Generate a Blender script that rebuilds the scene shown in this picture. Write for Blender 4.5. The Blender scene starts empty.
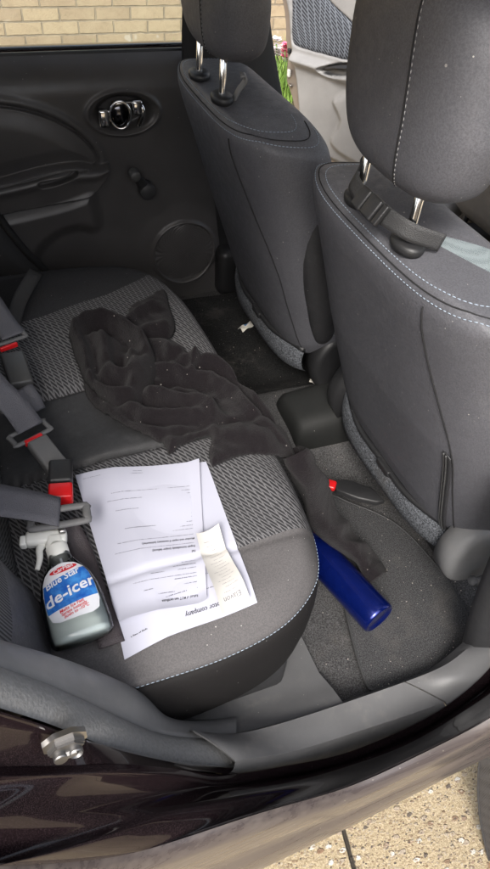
import bpy, bmesh, math, random
import numpy as np
from math import radians, sin, cos, pi, sqrt
from mathutils import Vector, Matrix
random.seed(4); rng = np.random.default_rng(4)
C = bpy.context.scene.collection
sc = bpy.context.scene

# ------------------------------------------------------------ camera (real place of the photographer)
CAM = np.array([-.363, -.983, 1.441]); PITCH, YAW, ROLL, FPX = radians(44.92), radians(25.21), radians(-5.73), 652.6
fw = np.array([sin(YAW)*cos(PITCH), cos(YAW)*cos(PITCH), -sin(PITCH)])
r0 = np.array([cos(YAW), -sin(YAW), 0]); d0 = np.cross(fw, r0)
rt = cos(ROLL)*r0 + sin(ROLL)*d0; dn = -sin(ROLL)*r0 + cos(ROLL)*d0
def at(px, py, ax, val):            # survey helper: where the sight line meets a real plane of the car
    v = fw*FPX + rt*(px-245) + dn*(py-434.5)
    return CAM + (val-CAM[ax])/v[ax]*v
def at_plane(px, py, p, n):
    v = fw*FPX + rt*(px-245) + dn*(py-434.5); p = np.array(p); n = np.array(n)
    return CAM + ((p-CAM)@n)/(v@n)*v
cd = bpy.data.cameras.new('camera'); cam = bpy.data.objects.new('camera', cd); C.objects.link(cam); sc.camera = cam
cam.matrix_world = Matrix(((rt[0], -dn[0], -fw[0], CAM[0]), (rt[1], -dn[1], -fw[1], CAM[1]), (rt[2], -dn[2], -fw[2], CAM[2]), (0, 0, 0, 1)))
cd.sensor_fit = 'VERTICAL'; cd.sensor_height = 36; cd.lens = 36*FPX/869; cd.clip_start = .01; cd.clip_end = 500

# ------------------------------------------------------------ materials
class NT:
    def __init__(s, name):
        s.m = bpy.data.materials.new(name); s.m.use_nodes = True; s.t = s.m.node_tree; s.n = s.t.nodes
        s.b = s.n['Principled BSDF']; s.tc = s.n.new('ShaderNodeTexCoord'); s.P = s.tc.outputs['Object']
    def link(s, a, b): s.t.links.new(a, b)
    def val(s, node, key, v):
        i = node.inputs[key]
        if hasattr(v, 'is_output') or isinstance(v, bpy.types.NodeSocket): s.link(v, i)
        else: i.default_value = v
    def math(s, op, a, b=0.0, c=0.0):
        n = s.n.new('ShaderNodeMath'); n.operation = op; s.val(n, 0, a); s.val(n, 1, b)
        if op in ('MULTIPLY_ADD', 'SMOOTH_MIN', 'COMPARE'): s.val(n, 2, c)
        return n.outputs[0]
    def xyz(s, v=None):
        n = s.n.new('ShaderNodeSeparateXYZ'); s.link(v or s.P, n.inputs[0]); return n.outputs
    def noise(s, scale, detail=4, rough=.6, vec=None, dist=0):
        n = s.n.new('ShaderNodeTexNoise'); s.link(vec or s.P, n.inputs['Vector']); n.inputs['Scale'].default_value = scale
        n.inputs['Detail'].default_value = detail; n.inputs['Roughness'].default_value = rough; n.inputs['Distortion'].default_value = dist
        return n.outputs['Fac']
    def voro(s, scale, feat='F1', vec=None, rand=1):
        n = s.n.new('ShaderNodeTexVoronoi'); n.feature = feat; s.link(vec or s.P, n.inputs['Vector']); n.inputs['Scale'].default_value = scale
        n.inputs['Randomness'].default_value = rand; return n
    def ramp(s, f, a, b, va=0.0, vb=1.0):
        n = s.n.new('ShaderNodeMapRange'); n.interpolation_type = 'SMOOTHSTEP'; s.val(n, 0, f)
        for k, v in zip((1, 2, 3, 4), (a, b, va, vb)): n.inputs[k].default_value = v
        return n.outputs[0]
    def mix(s, f, a, b):
        n = s.n.new('ShaderNodeMix'); n.data_type = 'RGBA'; s.val(n, 0, f)
        for k, v in ((6, a), (7, b)):
            if isinstance(v, tuple): v = (*v[:3], 1)
            s.val(n, k, v)
        return n.outputs[2]
    def bump(s, h, dist=.001, strength=1.0, prev=None):
        n = s.n.new('ShaderNodeBump'); s.link(h, n.inputs['Height']); n.inputs['Distance'].default_value = dist; n.inputs['Strength'].default_value = strength
        if prev: s.link(prev, n.inputs['Normal'])
        return n.outputs[0]
    def mapping(s, scale=(1, 1, 1), rot=(0, 0, 0), vec=None):
        n = s.n.new('ShaderNodeMapping'); s.link(vec or s.P, n.inputs[0]); n.inputs['Scale'].default_value = scale; n.inputs['Rotation'].default_value = rot
        return n.outputs[0]
    def speck(s, col, scale=70, size=.07, keep=.35, c=(.5, .48, .45)):
        if keep <= 0: return col
        v = s.voro(scale); d = v.outputs['Distance']; rnd = s.xyz(v.outputs['Color'])[0]
        szz = s.math('MULTIPLY', rnd, size/keep)
        f = s.math('MULTIPLY', s.math('LESS_THAN', d, szz), s.math('LESS_THAN', rnd, keep))
        return s.mix(s.math('MULTIPLY', f, .8), col, c)
    def done(s, col=None, rough=None, metal=None, normal=None, **kw):
        b = s.b
        if col is not None: s.val(b, 'Base Color', (*col[:3], 1) if isinstance(col, tuple) else col)
        if rough is not None: s.val(b, 'Roughness', rough)
        if metal is not None: s.val(b, 'Metallic', metal)
        if normal is not None: s.link(normal, b.inputs['Normal'])
        for k, v in kw.items(): s.val(b, k.replace('_', ' '), v)
        return s.m
M = {}
def plastic(name, col, rough=.5, grain=900, gd=.00025, var=.25, dust=.0, spec=.5):
    s = NT(name); c = s.mix(s.noise(9, 5), tuple(x*(1-var) for x in col), tuple(x*(1+var) for x in col))
    if dust: c = s.mix(s.ramp(s.noise(14, 8, .7), .5, .8, 0, dust), c, (.28, .26, .24))
    c = s.speck(c, 95, .085, .22)
    r = s.ramp(s.noise(20, 4), .3, .7, rough-.06, rough+.08)
    M[name] = s.done(c, r, normal=s.bump(s.voro(grain).outputs['Distance'], gd, .6), Specular_IOR_Level=spec)
plastic('door_plastic', (.058, .055, .055), .36)
plastic('black_plastic', (.016, .016, .017), .45)
plastic('dark_plastic', (.03, .03, .032), .5)
plastic('grey_plastic', (.12, .12, .122), .55, dust=.45)
plastic('trim_plastic', (.17, .17, .172), .5, dust=.4)
plastic('scuff_plastic', (.13, .13, .132), .42, dust=.5)
plastic('console_plastic', (.013, .0135, .013), .65, spec=.3)
plastic('buckle_plastic', (.06, .06, .06), .4)
plastic('silver_trim', (.26, .255, .25), .42)
plastic('roof_lining', (.5, .5, .48), .9)
def simple(name, col, rough=.5, metal=0, **kw):
    s = NT(name); c = s.mix(s.noise(30, 4), tuple(x*.85 for x in col), tuple(min(1, x*1.1) for x in col)); M[name] = s.done(c, rough, metal, **kw)
simple('chrome', (.75, .75, .75), .12, 1); simple('chrome_dark', (.10, .10, .11), .1, 1); simple('steel', (.45, .44, .43), .3, 1)
simple('zinc', (.22, .215, .21), .48, 1)
simple('red_plastic', (.62, .012, .015), .3); simple('thread', (.30, .36, .43), .8); simple('thread_dark', (.012, .012, .013), .9)
simple('thread_pale', (.36, .36, .36), .8); simple('ink', (.05, .05, .06), .8); simple('ink_grey', (.15, .15, .18), .8)
simple('white_plastic', (.72, .72, .68), .35); simple('stem', (.12, .22, .05), .6); simple('petal_pink', (.75, .2, .32), .6); simple('petal_white', (.75, .7, .7), .6)
simple('leaf', (.18, .30, .06), .6); simple('grass', (.20, .33, .05), .7); simple('beige_metal', (.32, .27, .23), .35, .3)
simple('label_white', (.75, .76, .8), .35); simple('label_red', (.6, .02, .03), .35); simple('scrap', (.7, .68, .6), .6); simple('scrap_blue', (.1, .25, .5), .6)
simple('scrap_brown', (.22, .1, .06), .6)
def vinyl(name, col, rough=.48, g=1000, gd=.0004):
    s = NT(name); v = s.voro(g); big = s.noise(5, 3)
    c = s.mix(big, tuple(x*.86 for x in col), tuple(x*1.14 for x in col))
    c = s.mix(s.ramp(s.noise(420, 3, .7), .35, .65), tuple(x*.72 for x in col), c); c = s.mix(s.ramp(s.noise(22, 8, .75), .52, .8, 0, .16), c, (.22, .22, .22)); c = s.speck(c, 105, .10, .3); c = s.speck(c, 50, .09, .2, (.35, .33, .31))
    M[name] = s.done(c, s.ramp(s.noise(60, 3), .3, .7, rough-.05, rough+.1), normal=s.bump(v.outputs['Distance'], gd, .5, s.bump(s.noise(260, 3, .7), .0006, .5, s.bump(s.noise(6, 3, .5), .006, .18))), Specular_IOR_Level=.5)
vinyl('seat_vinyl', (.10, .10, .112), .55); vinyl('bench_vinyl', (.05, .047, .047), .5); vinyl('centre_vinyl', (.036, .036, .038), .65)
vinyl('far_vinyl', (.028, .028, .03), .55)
def carpet(name, col, sc_=420, amp=.003, sp=.25, spread=.55):
    s = NT(name); n = s.noise(sc_, 3, .7); c = s.mix(s.ramp(n, .35, .68), tuple(x*(1-spread) for x in col), tuple(x*(1+spread) for x in col))
    c = s.mix(s.ramp(s.noise(9, 6, .7), .5, .75, 0, .3), c, (.16, .145, .13)); c = s.speck(c, 120, .17, sp, (.55, .5, .43)); c = s.speck(c, 190, .17, sp*.9, (.42, .38, .33))
    M[name] = s.done(c, .95, normal=s.bump(n, amp, 1), Specular_IOR_Level=.15)
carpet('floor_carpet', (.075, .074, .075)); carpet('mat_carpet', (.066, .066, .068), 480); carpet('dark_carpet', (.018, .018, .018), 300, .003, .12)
carpet('panel_felt', (.10, .106, .117), 300, .003, .0, .7)
def fleece():
    s = NT('fleece'); n = s.noise(330, 4, .75); big = s.noise(60, 5, .7)
    c = s.mix(n, (.0035, .0028, .0034), (.0155, .0122, .0142)); c = s.mix(s.ramp(big, .5, .75, 0, .3), c, (.022, .019, .019)); c = s.speck(c, 130, .12, .16, (.45, .4, .36)); c = s.speck(c, 60, .09, .3, (.5, .46, .42))
    M['fleece'] = s.done(c, .95, normal=s.bump(n, .003, .9, s.bump(big, .004, .6)), Specular_IOR_Level=.1, Sheen_Weight=.08, Sheen_Roughness=.5)
fleece()
def zigzag(name, dark, light, mode='bench'):
    # woven seat cloth: pale slanted ribs crossed by a second family, leaving dark slivers
    s = NT(name); X, Y, Z = s.xyz(); w1 = s.noise(5, 1, .5); w2 = s.noise(7, 2, .5)
    if mode == 'bench': U, V = X, Y
    elif mode == 'back': U, V = Z, Y
    else: U, V = X, Z
    wav = s.math('MULTIPLY', s.math('SINE', s.math('MULTIPLY', s.math('ADD', U, V), 26)), .003)
    a = s.math('ADD', s.math('MULTIPLY', U, .84), s.math('ADD', s.math('MULTIPLY', V, .55), s.math('ADD', wav, s.math('MULTIPLY', w1, .012))))
    b = s.math('ADD', s.math('MULTIPLY', U, 1.0), s.math('ADD', s.math('MULTIPLY', V, .12), s.math('MULTIPLY', w2, .02)))
    la = s.math('ABSOLUTE', s.math('SUBTRACT', s.math('FRACT', s.math('MULTIPLY', a, 175)), .5))
    lb = s.math('ABSOLUTE', s.math('SUBTRACT', s.math('FRACT', s.math('MULTIPLY', b, 92)), .5))
    fa = s.ramp(la, .17, .25, 1, 0); fb = s.ramp(lb, .06, .13, 1, 0)
    f = s.math('MAXIMUM', fa, fb); f = s.math('MULTIPLY', f, s.ramp(s.noise(800, 2), .2, .6, .65, 1))
    return s, f, s.mix(f, dark, light)
def bench_fabric():
    s, f, pat = zigzag('bench_fabric', (.026, .026, .028), (.155, .152, .158)); X, Y, Z = s.xyz()
    near = s.math('LESS_THAN', Y, s.math('ADD', -.452, s.math('MULTIPLY', s.math('ADD', X, .1), .06)))
    xx = s.math('MAXIMUM', s.math('ADD', X, .34), 0); yb = s.math('ADD', .234, s.math('MULTIPLY', s.math('MULTIPLY', xx, xx), 1.1))
    far = s.math('GREATER_THAN', Y, yb)
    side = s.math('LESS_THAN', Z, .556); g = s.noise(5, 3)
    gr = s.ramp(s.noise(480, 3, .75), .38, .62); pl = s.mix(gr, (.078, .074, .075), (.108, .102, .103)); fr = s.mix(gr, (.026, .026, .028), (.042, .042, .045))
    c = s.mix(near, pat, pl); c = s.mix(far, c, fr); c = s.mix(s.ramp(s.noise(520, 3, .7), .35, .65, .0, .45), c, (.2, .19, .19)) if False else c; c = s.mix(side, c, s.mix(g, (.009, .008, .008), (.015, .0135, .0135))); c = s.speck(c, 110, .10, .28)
    h = s.math('MULTIPLY', f, s.math('SUBTRACT', 1, s.math('MAXIMUM', s.math('MAXIMUM', near, far), side)))
    M['bench_fabric'] = s.done(c, .75, normal=s.bump(s.noise(900, 2), .0006, .6, s.bump(h, .0012, .7)), Specular_IOR_Level=.25)
bench_fabric()
s = NT('pale_fabric'); v = s.voro(420, rand=.2); M['pale_fabric'] = s.done(s.mix(s.ramp(v.outputs['Distance'], .2, .5), (.10, .125, .135), (.20, .235, .245)), .85, normal=s.bump(v.outputs['Distance'], .001, .6))
s, f, c = zigzag('bench_fabric_back', (.013, .013, .014), (.10, .10, .10), 'back'); M['bench_fabric_back'] = s.done(c, .8)
s, f, c = zigzag('pale_fabric_door', (.02, .022, .03), (.15, .165, .19), 'side'); X, Y, Z = s.xyz(); M['pale_fabric_door'] = s.done(c, .85)
def ribs(name, axis, freq, dark, light, rough=.8, duty=.5, dist=.0012):
    s = NT(name); q = s.xyz(); k = s.math('FRACT', s.math('MULTIPLY', q[axis], freq)); f = s.ramp(s.math('ABSOLUTE', s.math('SUBTRACT', k, .5)), duty*.5-.08, duty*.5+.08, 1, 0)
    M[name] = s.done(s.mix(f, dark, light), rough, normal=s.bump(f, dist, .8))
ribs('backrest_ribs', 1, 210, (.03, .03, .033), (.14, .14, .145))
def webbing(name, col):
    s = NT(name); n = s.noise(1400, 2); v = s.voro(650)
    c = s.mix(n, tuple(x*.6 for x in col), tuple(x*1.35 for x in col)); M[name] = s.done(c, .6, normal=s.bump(v.outputs['Distance'], .0008, .8))
webbing('belt_grey', (.10, .10, .115)); webbing('strap_black', (.035, .035, .036)); webbing('strap_mauve', (.05, .04, .043))
def mesh_grille(name, col):
    s = NT(name); v = s.voro(330, rand=.15); M[name] = s.done(s.mix(s.ramp(v.outputs['Distance'], .2, .42, 0, 1), (.004, .004, .004), col), .5, normal=s.bump(v.outputs['Distance'], .001, .6))
mesh_grille('grille', (.05, .05, .055))
def paint():
    s = NT('paint'); fl = s.voro(2600); rnd = s.xyz(fl.outputs['Color'])[0]
    c = s.mix(s.ramp(rnd, .75, 1, 0, .9), (.009, .0055, .0065), (.045, .03, .033)); c = s.speck(c, 90, .05, .3, (.35, .32, .3))
    c = s.mix(s.ramp(s.noise(16, 9, .75), .55, .9, 0, .22), c, (.06, .045, .042))
    r = s.ramp(s.noise(25, 8, .7), .4, .75, .12, .3)
    M['paint'] = s.done(c, r, .08, Specular_IOR_Level=.12, Coat_IOR=1.28, normal=s.bump(s.noise(7, 2), .010, .3), Coat_Weight=1.0, Coat_Roughness=.04)
paint()
def rocker():
    s = NT('rocker_paint'); n = s.noise(12, 8, .7); st = s.noise(5, 5, .6, s.mapping((.35, 22, 22)))
    c = s.mix(s.ramp(s.math('ADD', s.math('MULTIPLY', n, .12), s.math('MULTIPLY', st, .88)), .30, .70), (.058, .047, .047), (.105, .088, .08)); c = s.speck(c, 140, .14, .3, (.3, .27, .23))
    M['rocker_paint'] = s.done(c, s.ramp(st, .3, .7, .22, .45), .2, Coat_Weight=.5, Coat_Roughness=.2)
rocker()
def rubber():
    s = NT('rubber'); w = s.n.new('ShaderNodeTexNoise'); s.link(s.mapping((1, 1, 1)), w.inputs[0]); w.inputs['Scale'].default_value = 260; w.inputs['Detail'].default_value = 5
    n2 = s.noise(30, 8, .75)
    c = s.mix(w.outputs['Fac'], (.12, .12, .12), (.28, .28, .275)); c = s.mix(s.ramp(n2, .45, .75, 0, .7), c, (.2, .195, .185))
    M['rubber'] = s.done(c, .75, normal=s.bump(w.outputs['Fac'], .0015, .8))
rubber()
def paper(name, col):
    s = NT(name); M[name] = s.done(s.mix(s.noise(12, 3), tuple(x*.96 for x in col), col), .75, normal=s.bump(s.noise(6, 3), .004, .35))
paper('paper', (.44, .445, .525)); paper('paper_warm', (.48, .465, .44))
def bluebottle():
    s = NT('blue_metal'); c = s.mix(s.noise(60, 5), (.003, .009, .10), (.005, .018, .19)); c = s.speck(c, 150, .07, .3, (.4, .45, .6)); M['blue_metal'] = s.done(c, .2, .65, Coat_Weight=.6, Coat_Roughness=.12)
bluebottle()
def clear(name, col, ior=1.3, rough=.05):
    s = NT(name); s.done((*col,), rough, Transmission_Weight=1.0, IOR=ior); M[name] = s.m
s = NT('fluid'); M['fluid'] = s.done((.74, .80, .76), .15, Transmission_Weight=.10, IOR=1.33)
def thinclear():
    m = bpy.data.materials.new('clear_plastic'); m.use_nodes = True; t = m.node_tree; t.nodes.clear(); o = t.nodes.new('ShaderNodeOutputMaterial'); mx = t.nodes.new('ShaderNodeMixShader'); tr = t.nodes.new('ShaderNodeBsdfTransparent'); gl = t.nodes.new('ShaderNodeBsdfGlossy'); lw = t.nodes.new('ShaderNodeLayerWeight')
    gl.inputs['Roughness'].default_value = .06; tr.inputs[0].default_value = (.88, .91, .92, 1); lw.inputs[0].default_value = .35; t.links.new(lw.outputs['Fresnel'], mx.inputs[0]); t.links.new(tr.outputs[0], mx.inputs[1]); t.links.new(gl.outputs[0], mx.inputs[2]); t.links.new(mx.outputs[0], o.inputs[0]); M['clear_plastic'] = m
thinclear()
def windowglass():
    m = bpy.data.materials.new('window_glass'); m.use_nodes = True; t = m.node_tree; t.nodes.clear()
    o = t.nodes.new('ShaderNodeOutputMaterial'); mx = t.nodes.new('ShaderNodeMixShader'); tr = t.nodes.new('ShaderNodeBsdfTransparent'); gl = t.nodes.new('ShaderNodeBsdfGlossy'); fr = t.nodes.new('ShaderNodeFresnel')
    gl.inputs['Roughness'].default_value = .02; tr.inputs[0].default_value = (.9, .93, .92, 1); fr.inputs[0].default_value = 1.3
    t.links.new(fr.outputs[0], mx.inputs[0]); t.links.new(tr.outputs[0], mx.inputs[1]); t.links.new(gl.outputs[0], mx.inputs[2]); t.links.new(mx.outputs[0], o.inputs[0]); M['window_glass'] = m
windowglass()
def labelblue():
    s = NT('label_blue'); c = s.mix(s.ramp(s.noise(60, 5, .7), .35, .7), (.01, .09, .42), (.06, .28, .68)); M['label_blue'] = s.done(c, .35)
labelblue()
def bricks():
    s = NT('brick'); x, y, z = s.xyz(); cmb = s.n.new('ShaderNodeCombineXYZ'); s.link(x, cmb.inputs[0]); s.link(z, cmb.inputs[1])
    warp = s.n.new('ShaderNodeVectorMath'); warp.operation = 'ADD'; nz = s.n.new('ShaderNodeTexNoise'); s.link(s.P, nz.inputs[0]); nz.inputs['Scale'].default_value = 22
    sc2 = s.n.new('ShaderNodeVectorMath'); sc2.operation = 'SCALE'; s.link(nz.outputs['Color'], sc2.inputs[0]); sc2.inputs['Scale'].default_value = .008
    s.link(cmb.outputs[0], warp.inputs[0]); s.link(sc2.outputs[0], warp.inputs[1])
    b = s.n.new('ShaderNodeTexBrick'); s.link(warp.outputs[0], b.inputs['Vector'])
    b.inputs['Scale'].default_value = 1; b.inputs['Brick Width'].default_value = .225; b.inputs['Row Height'].default_value = .075; b.inputs['Mortar Size'].default_value = .006; b.inputs['Mortar Smooth'].default_value = .35; b.inputs['Bias'].default_value = -.1
    b.inputs['Color1'].default_value = (.45, .35, .23, 1); b.inputs['Color2'].default_value = (.33, .245, .165, 1); b.inputs['Mortar'].default_value = (.26, .215, .16, 1)
    c = s.mix(s.ramp(s.noise(38, 6, .7), .45, .75, 0, .5), b.outputs['Color'], (.24, .17, .11)); c = s.mix(s.ramp(s.noise(5, 4), .4, .75, 0, .5), c, (.5, .40, .27))
    c = s.mix(s.ramp(s.noise(7, 2), .66, .72, 0, .5), c, (.6, .55, .48))
    h = s.math('ADD', s.math('MULTIPLY', s.math('SUBTRACT', 1, b.outputs['Fac']), 1), s.math('MULTIPLY', s.noise(120, 6, .7), .35))
    M['brick'] = s.done(c, .9, normal=s.bump(h, .012, .8))
bricks()
def ground():
    s = NT('paving'); nz = s.n.new('ShaderNodeTexNoise'); s.link(s.P, nz.inputs[0]); nz.inputs['Scale'].default_value = 110; nz.inputs['Detail'].default_value = 3
    sv = s.n.new('ShaderNodeVectorMath'); sv.operation = 'SCALE'; s.link(nz.outputs['Color'], sv.inputs[0]); sv.inputs['Scale'].default_value = .007; av = s.n.new('ShaderNodeVectorMath'); av.operation = 'ADD'; s.link(s.mapping((1, 1.5, 1), (0, 0, .6)), av.inputs[0]); s.link(sv.outputs[0], av.inputs[1])
    v1 = s.voro(58, vec=av.outputs[0]); v2 = s.voro(150, vec=av.outputs[0]); v3 = s.voro(420); r1 = s.xyz(v1.outputs['Color']); r2 = s.xyz(v2.outputs['Color'])
    c = s.mix(s.ramp(s.noise(190, 6, .8), .35, .65), (.34, .25, .14), (.74, .62, .42)); c = s.mix(s.ramp(s.noise(500, 3), .5, .7, 0, .6), c, (.24, .18, .11))
    stone = s.mix(r1[1], (.28, .17, .10), (.50, .42, .33)); stone = s.mix(s.math('GREATER_THAN', r1[2], .8), stone, (.16, .13, .11)); stone = s.mix(s.math('LESS_THAN', r1[2], .15), stone, (.75, .72, .66))
    f1 = s.math('MULTIPLY', s.ramp(v1.outputs['Distance'], .34, .44, 1, 0), s.math('LESS_THAN', r1[0], .42)); c2 = s.mix(f1, c, stone)
    st2 = s.mix(r2[1], (.30, .20, .12), (.6, .52, .4)); st2 = s.mix(s.math('GREATER_THAN', r2[2], .75), st2, (.15, .12, .1)); f2 = s.math('MULTIPLY', s.ramp(v2.outputs['Distance'], .36, .46, 1, 0), s.math('LESS_THAN', r2[0], .6))
    c3 = s.mix(f2, c2, st2)
    c3 = s.mix(s.ramp(s.noise(3, 5), .45, .75, 0, .35), c3, (.3, .25, .18))
    x, y, z = s.xyz(); rot = s.mapping((1, 1, 1), (0, 0, radians(-80.5))); a, b, _ = s.xyz(rot)
    def joint(q, off):
        k = s.math('SUBTRACT', s.math('FRACT', s.math('ADD', s.math('DIVIDE', q, .6), off)), .5)
        return s.ramp(s.math('ADD', s.math('ABSOLUTE', k), s.math('MULTIPLY', s.noise(60, 4), .004)), .006, .011, 1, 0)
    p0 = at(349, 850, 2, 0); ang = radians(-80.5); bb = sin(ang)*p0[0]+cos(ang)*p0[1]
    j = s.math('MAXIMUM', joint(b, .5-bb/.6), joint(a, .31))
    c3 = s.mix(j, c3, (.05, .04, .03))
    h = s.math('ADD', s.math('MULTIPLY', f1, .5), s.math('ADD', s.math('MULTIPLY', f2, .3), s.math('MULTIPLY', s.noise(300, 6, .8), .8))); h = s.math('SUBTRACT', h, s.math('MULTIPLY', j, 3))
    M['paving'] = s.done(c3, .85, normal=s.bump(h, .006, 1))
ground()
s = NT('soil'); M['soil'] = s.done(s.mix(s.noise(40, 8, .8), (.05, .035, .02), (.16, .12, .08)), .95, normal=s.bump(s.noise(60, 8), .02, 1))

# ------------------------------------------------------------ object helpers
CURRENT = None
def thing(name, label, cat, loc=(0, 0, 0), group=None):
    o = bpy.data.objects.new(name, None); C.objects.link(o); o.location = loc; o.empty_display_size = .05
    o['label'] = label; o['category'] = cat
    if group: o['group'] = group
    return o
def holder(name, parent, label=None):
    o = bpy.data.objects.new(name, None); C.objects.link(o); o.parent = parent; o.empty_display_size = .03
    if label: o['label'] = label
    return o
def wloc(o):
    v = Vector((0, 0, 0))
    while o: v += o.location; o = o.parent
    return v
def obj(name, V, F, mats, parent=None, smooth=True, idx=None, label=None, auto=None, kind=None):
    me = bpy.data.meshes.new(name); V = np.asarray(V, float)
    if parent is not None: V = V - np.array(wloc(parent))
    me.from_pydata(V.tolist(), [], [tuple(int(i) for i in f) for f in F]); 
    for m in (mats if isinstance(mats, (list, tuple)) else [mats]): me.materials.append(M[m])
    if idx is not None: me.polygons.foreach_set('material_index', np.asarray(idx, dtype=np.int32))
    bm = bmesh.new(); bm.from_mesh(me); bmesh.ops.remove_doubles(bm, verts=bm.verts, dist=1e-6); bmesh.ops.recalc_face_normals(bm, faces=bm.faces)
    for f in bm.faces: f.smooth = smooth
    if auto:
        for e in bm.edges:
            if len(e.link_faces) == 2 and e.calc_face_angle(0) > radians(auto): e.smooth = False
    bm.to_mesh(me); bm.free(); me.update()
    o = bpy.data.objects.new(name, me); C.objects.link(o)
    if parent is not None: o.parent = parent
    if label: o['label'] = label
    if kind: o['kind'] = kind
    return o
class MB:
    def __init__(s): s.V = []; s.F = []; s.I = []
    def add(s, V, F, i=0):
        n = len(s.V); s.V += [tuple(v) for v in V]; s.F += [tuple(int(k)+n for k in f) for f in F]; s.I += [i]*len(F); return s
    def build(s, name, mats, parent=None, **k): return obj(name, s.V, s.F, mats, parent, idx=s.I, **k)
def grid(P, closeu=False, closev=False):
    n, m = P.shape[:2]; V = P.reshape(-1, 3); F = []
    for i in range(n-(0 if closeu else 1)):
        for j in range(m-(0 if closev else 1)):
            a, b = i, (i+1) % n; c, d = j, (j+1) % m; F.append((a*m+c, b*m+c, b*m+d, a*m+d))
    return V, F
def rings(R, cap0=True, cap1=True):
    R = np.asarray(R, float); V, F = grid(R, closev=True); n, m = R.shape[:2]
    if cap0: F.append(tuple(range(m)))
    if cap1: F.append(tuple((n-1)*m+k for k in range(m)))
    return V, F
def spline(P, n, closed=False):
    P = np.asarray(P, float); 
    if closed: Q = np.vstack([P[-1], P, P[0], P[1]])
    else: Q = np.vstack([2*P[0]-P[1], P, 2*P[-1]-P[-2]])
    out = []
    for i in range(1, len(Q)-2):
        for t in np.linspace(0, 1, 24, endpoint=False):
            p0, p1, p2, p3 = Q[i-1:i+3]; out.append(.5*((2*p1)+(-p0+p2)*t+(2*p0-5*p1+4*p2-p3)*t*t+(-p0+3*p1-3*p2+p3)*t**3))
    if not closed: out.append(Q[-2])
    out = np.array(out); 
    if closed: out = np.vstack([out, out[0]])
    L = np.r_[0, np.cumsum(np.linalg.norm(np.diff(out, axis=0), axis=1))]
    q = np.linspace(0, L[-1], n+1 if closed else n); r = np.stack([np.interp(q, L, out[:, k]) for k in range(out.shape[1])], 1)
    return r[:-1] if closed else r
def frames(P, up=(0, 0, 1)):
    T = np.gradient(P, axis=0); T /= np.linalg.norm(T, axis=1)[:, None]+1e-12; up = np.array(up, float)
    S = np.cross(T, up); S /= np.linalg.norm(S, axis=1)[:, None]+1e-9; N = np.cross(S, T); return T, S, N
def tube(P, r, n=10, up=(0, 0, 1), sy=1.0, closed=False):
    P = np.asarray(P, float); T, S, N = frames(P, up); r = np.broadcast_to(r, len(P)); a = np.linspace(0, 2*pi, n, endpoint=False)
    R = np.array([P[i]+r[i]*(np.cos(a)[:, None]*S[i]+sy*np.sin(a)[:, None]*N[i]) for i in range(len(P))])
    if closed: return grid(R, True, True)
    return rings(R)
def ribbon(P, W, th=.0014, side=None):         # webbing strap along P with width W, side = width direction (array or vec)
    P = np.asarray(P, float); n = len(P); W = np.broadcast_to(W, n); T = np.gradient(P, axis=0); T /= np.linalg.norm(T, axis=1)[:, None]
    S = np.broadcast_to(np.asarray(side, float), (n, 3)); S = S-(S*T).sum(1)[:, None]*T; S /= np.linalg.norm(S, axis=1)[:, None]; N = np.cross(S, T)
    R = []
    for i in range(n):
        row = []
        for u, v in ((-1, -1), (-.5, -1), (0, -1), (.5, -1), (1, -1), (1, 1), (.5, 1), (0, 1), (-.5, 1), (-1, 1)): row.append(P[i]+S[i]*W[i]/2*u+N[i]*th/2*v)
        R.append(row)
    return rings(R)
def rbox(c, s, bev=.003, rot=None, seg=3):
    bm = bmesh.new(); bmesh.ops.create_cube(bm, size=1); bmesh.ops.scale(bm, vec=s, verts=bm.verts); bmesh.ops.bevel(bm, geom=bm.edges[:], offset=bev, segments=seg, profile=.5, affect='EDGES')
    if rot is not None: bmesh.ops.transform(bm, matrix=Matrix(rot).to_4x4(), verts=bm.verts)
    V = [np.array(v.co)+np.array(c) for v in bm.verts]; F = [[v.index for v in f.verts] for f in bm.faces]; bm.free(); return V, F
def axes(x, z):                      # rotation matrix (columns) from an x direction and an approximate z
    x = Vector(x).normalized(); z = Vector(z); z = (z-x*z.dot(x)).normalized(); y = z.cross(x)
    return Matrix((x, y, z)).transposed()
def prism(poly, org, u, v, th, bev=.0, nb=3, sp=None):   # flat outline (2-D) with thickness along n = u x v, rounded rim on the +n side
    poly = np.asarray(poly, float)
    if sp: poly = spline(poly, sp, True)
    u = np.array(u, float); v = np.array(v, float); n = np.cross(u, v); c = poly.mean(0); R = []
    d = np.roll(poly, -1, 0)-np.roll(poly, 1, 0); nn = np.stack([d[:, 1], -d[:, 0]], 1); nn /= np.linalg.norm(nn, axis=1)[:, None]+1e-9
    area = .5*np.sum(poly[:, 0]*np.roll(poly[:, 1], -1)-np.roll(poly[:, 0], -1)*poly[:, 1]); 
    if area < 0: nn = -nn
    lev = [(0, 0)]
    if bev: lev += [(bev*(1-cos(a)), th-bev+bev*sin(a)) for a in np.linspace(0, pi/2, nb+1)]
    else: lev += [(0, th)]
    for ins, h in lev: R.append([np.array(org)+u*p[0]+v*p[1]+n*h for p in poly-nn*ins])
    return rings(R)
def dashes(P, r=.0008, ln=.005, gap=.0025, lift=None):
    P = np.asarray(P, float); L = np.r_[0, np.cumsum(np.linalg.norm(np.diff(P, axis=0), axis=1))]; m = MB(); q = 0; r = r*.8
    while q+ln < L[-1]:
        pts = np.stack([np.interp(np.linspace(q, q+ln, 3), L, P[:, k]) for k in range(3)], 1); m.add(*tube(pts, [r*.6, r, r*.6], 5, up=(.3, .2, 1))); q += ln+gap
    return m
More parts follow.
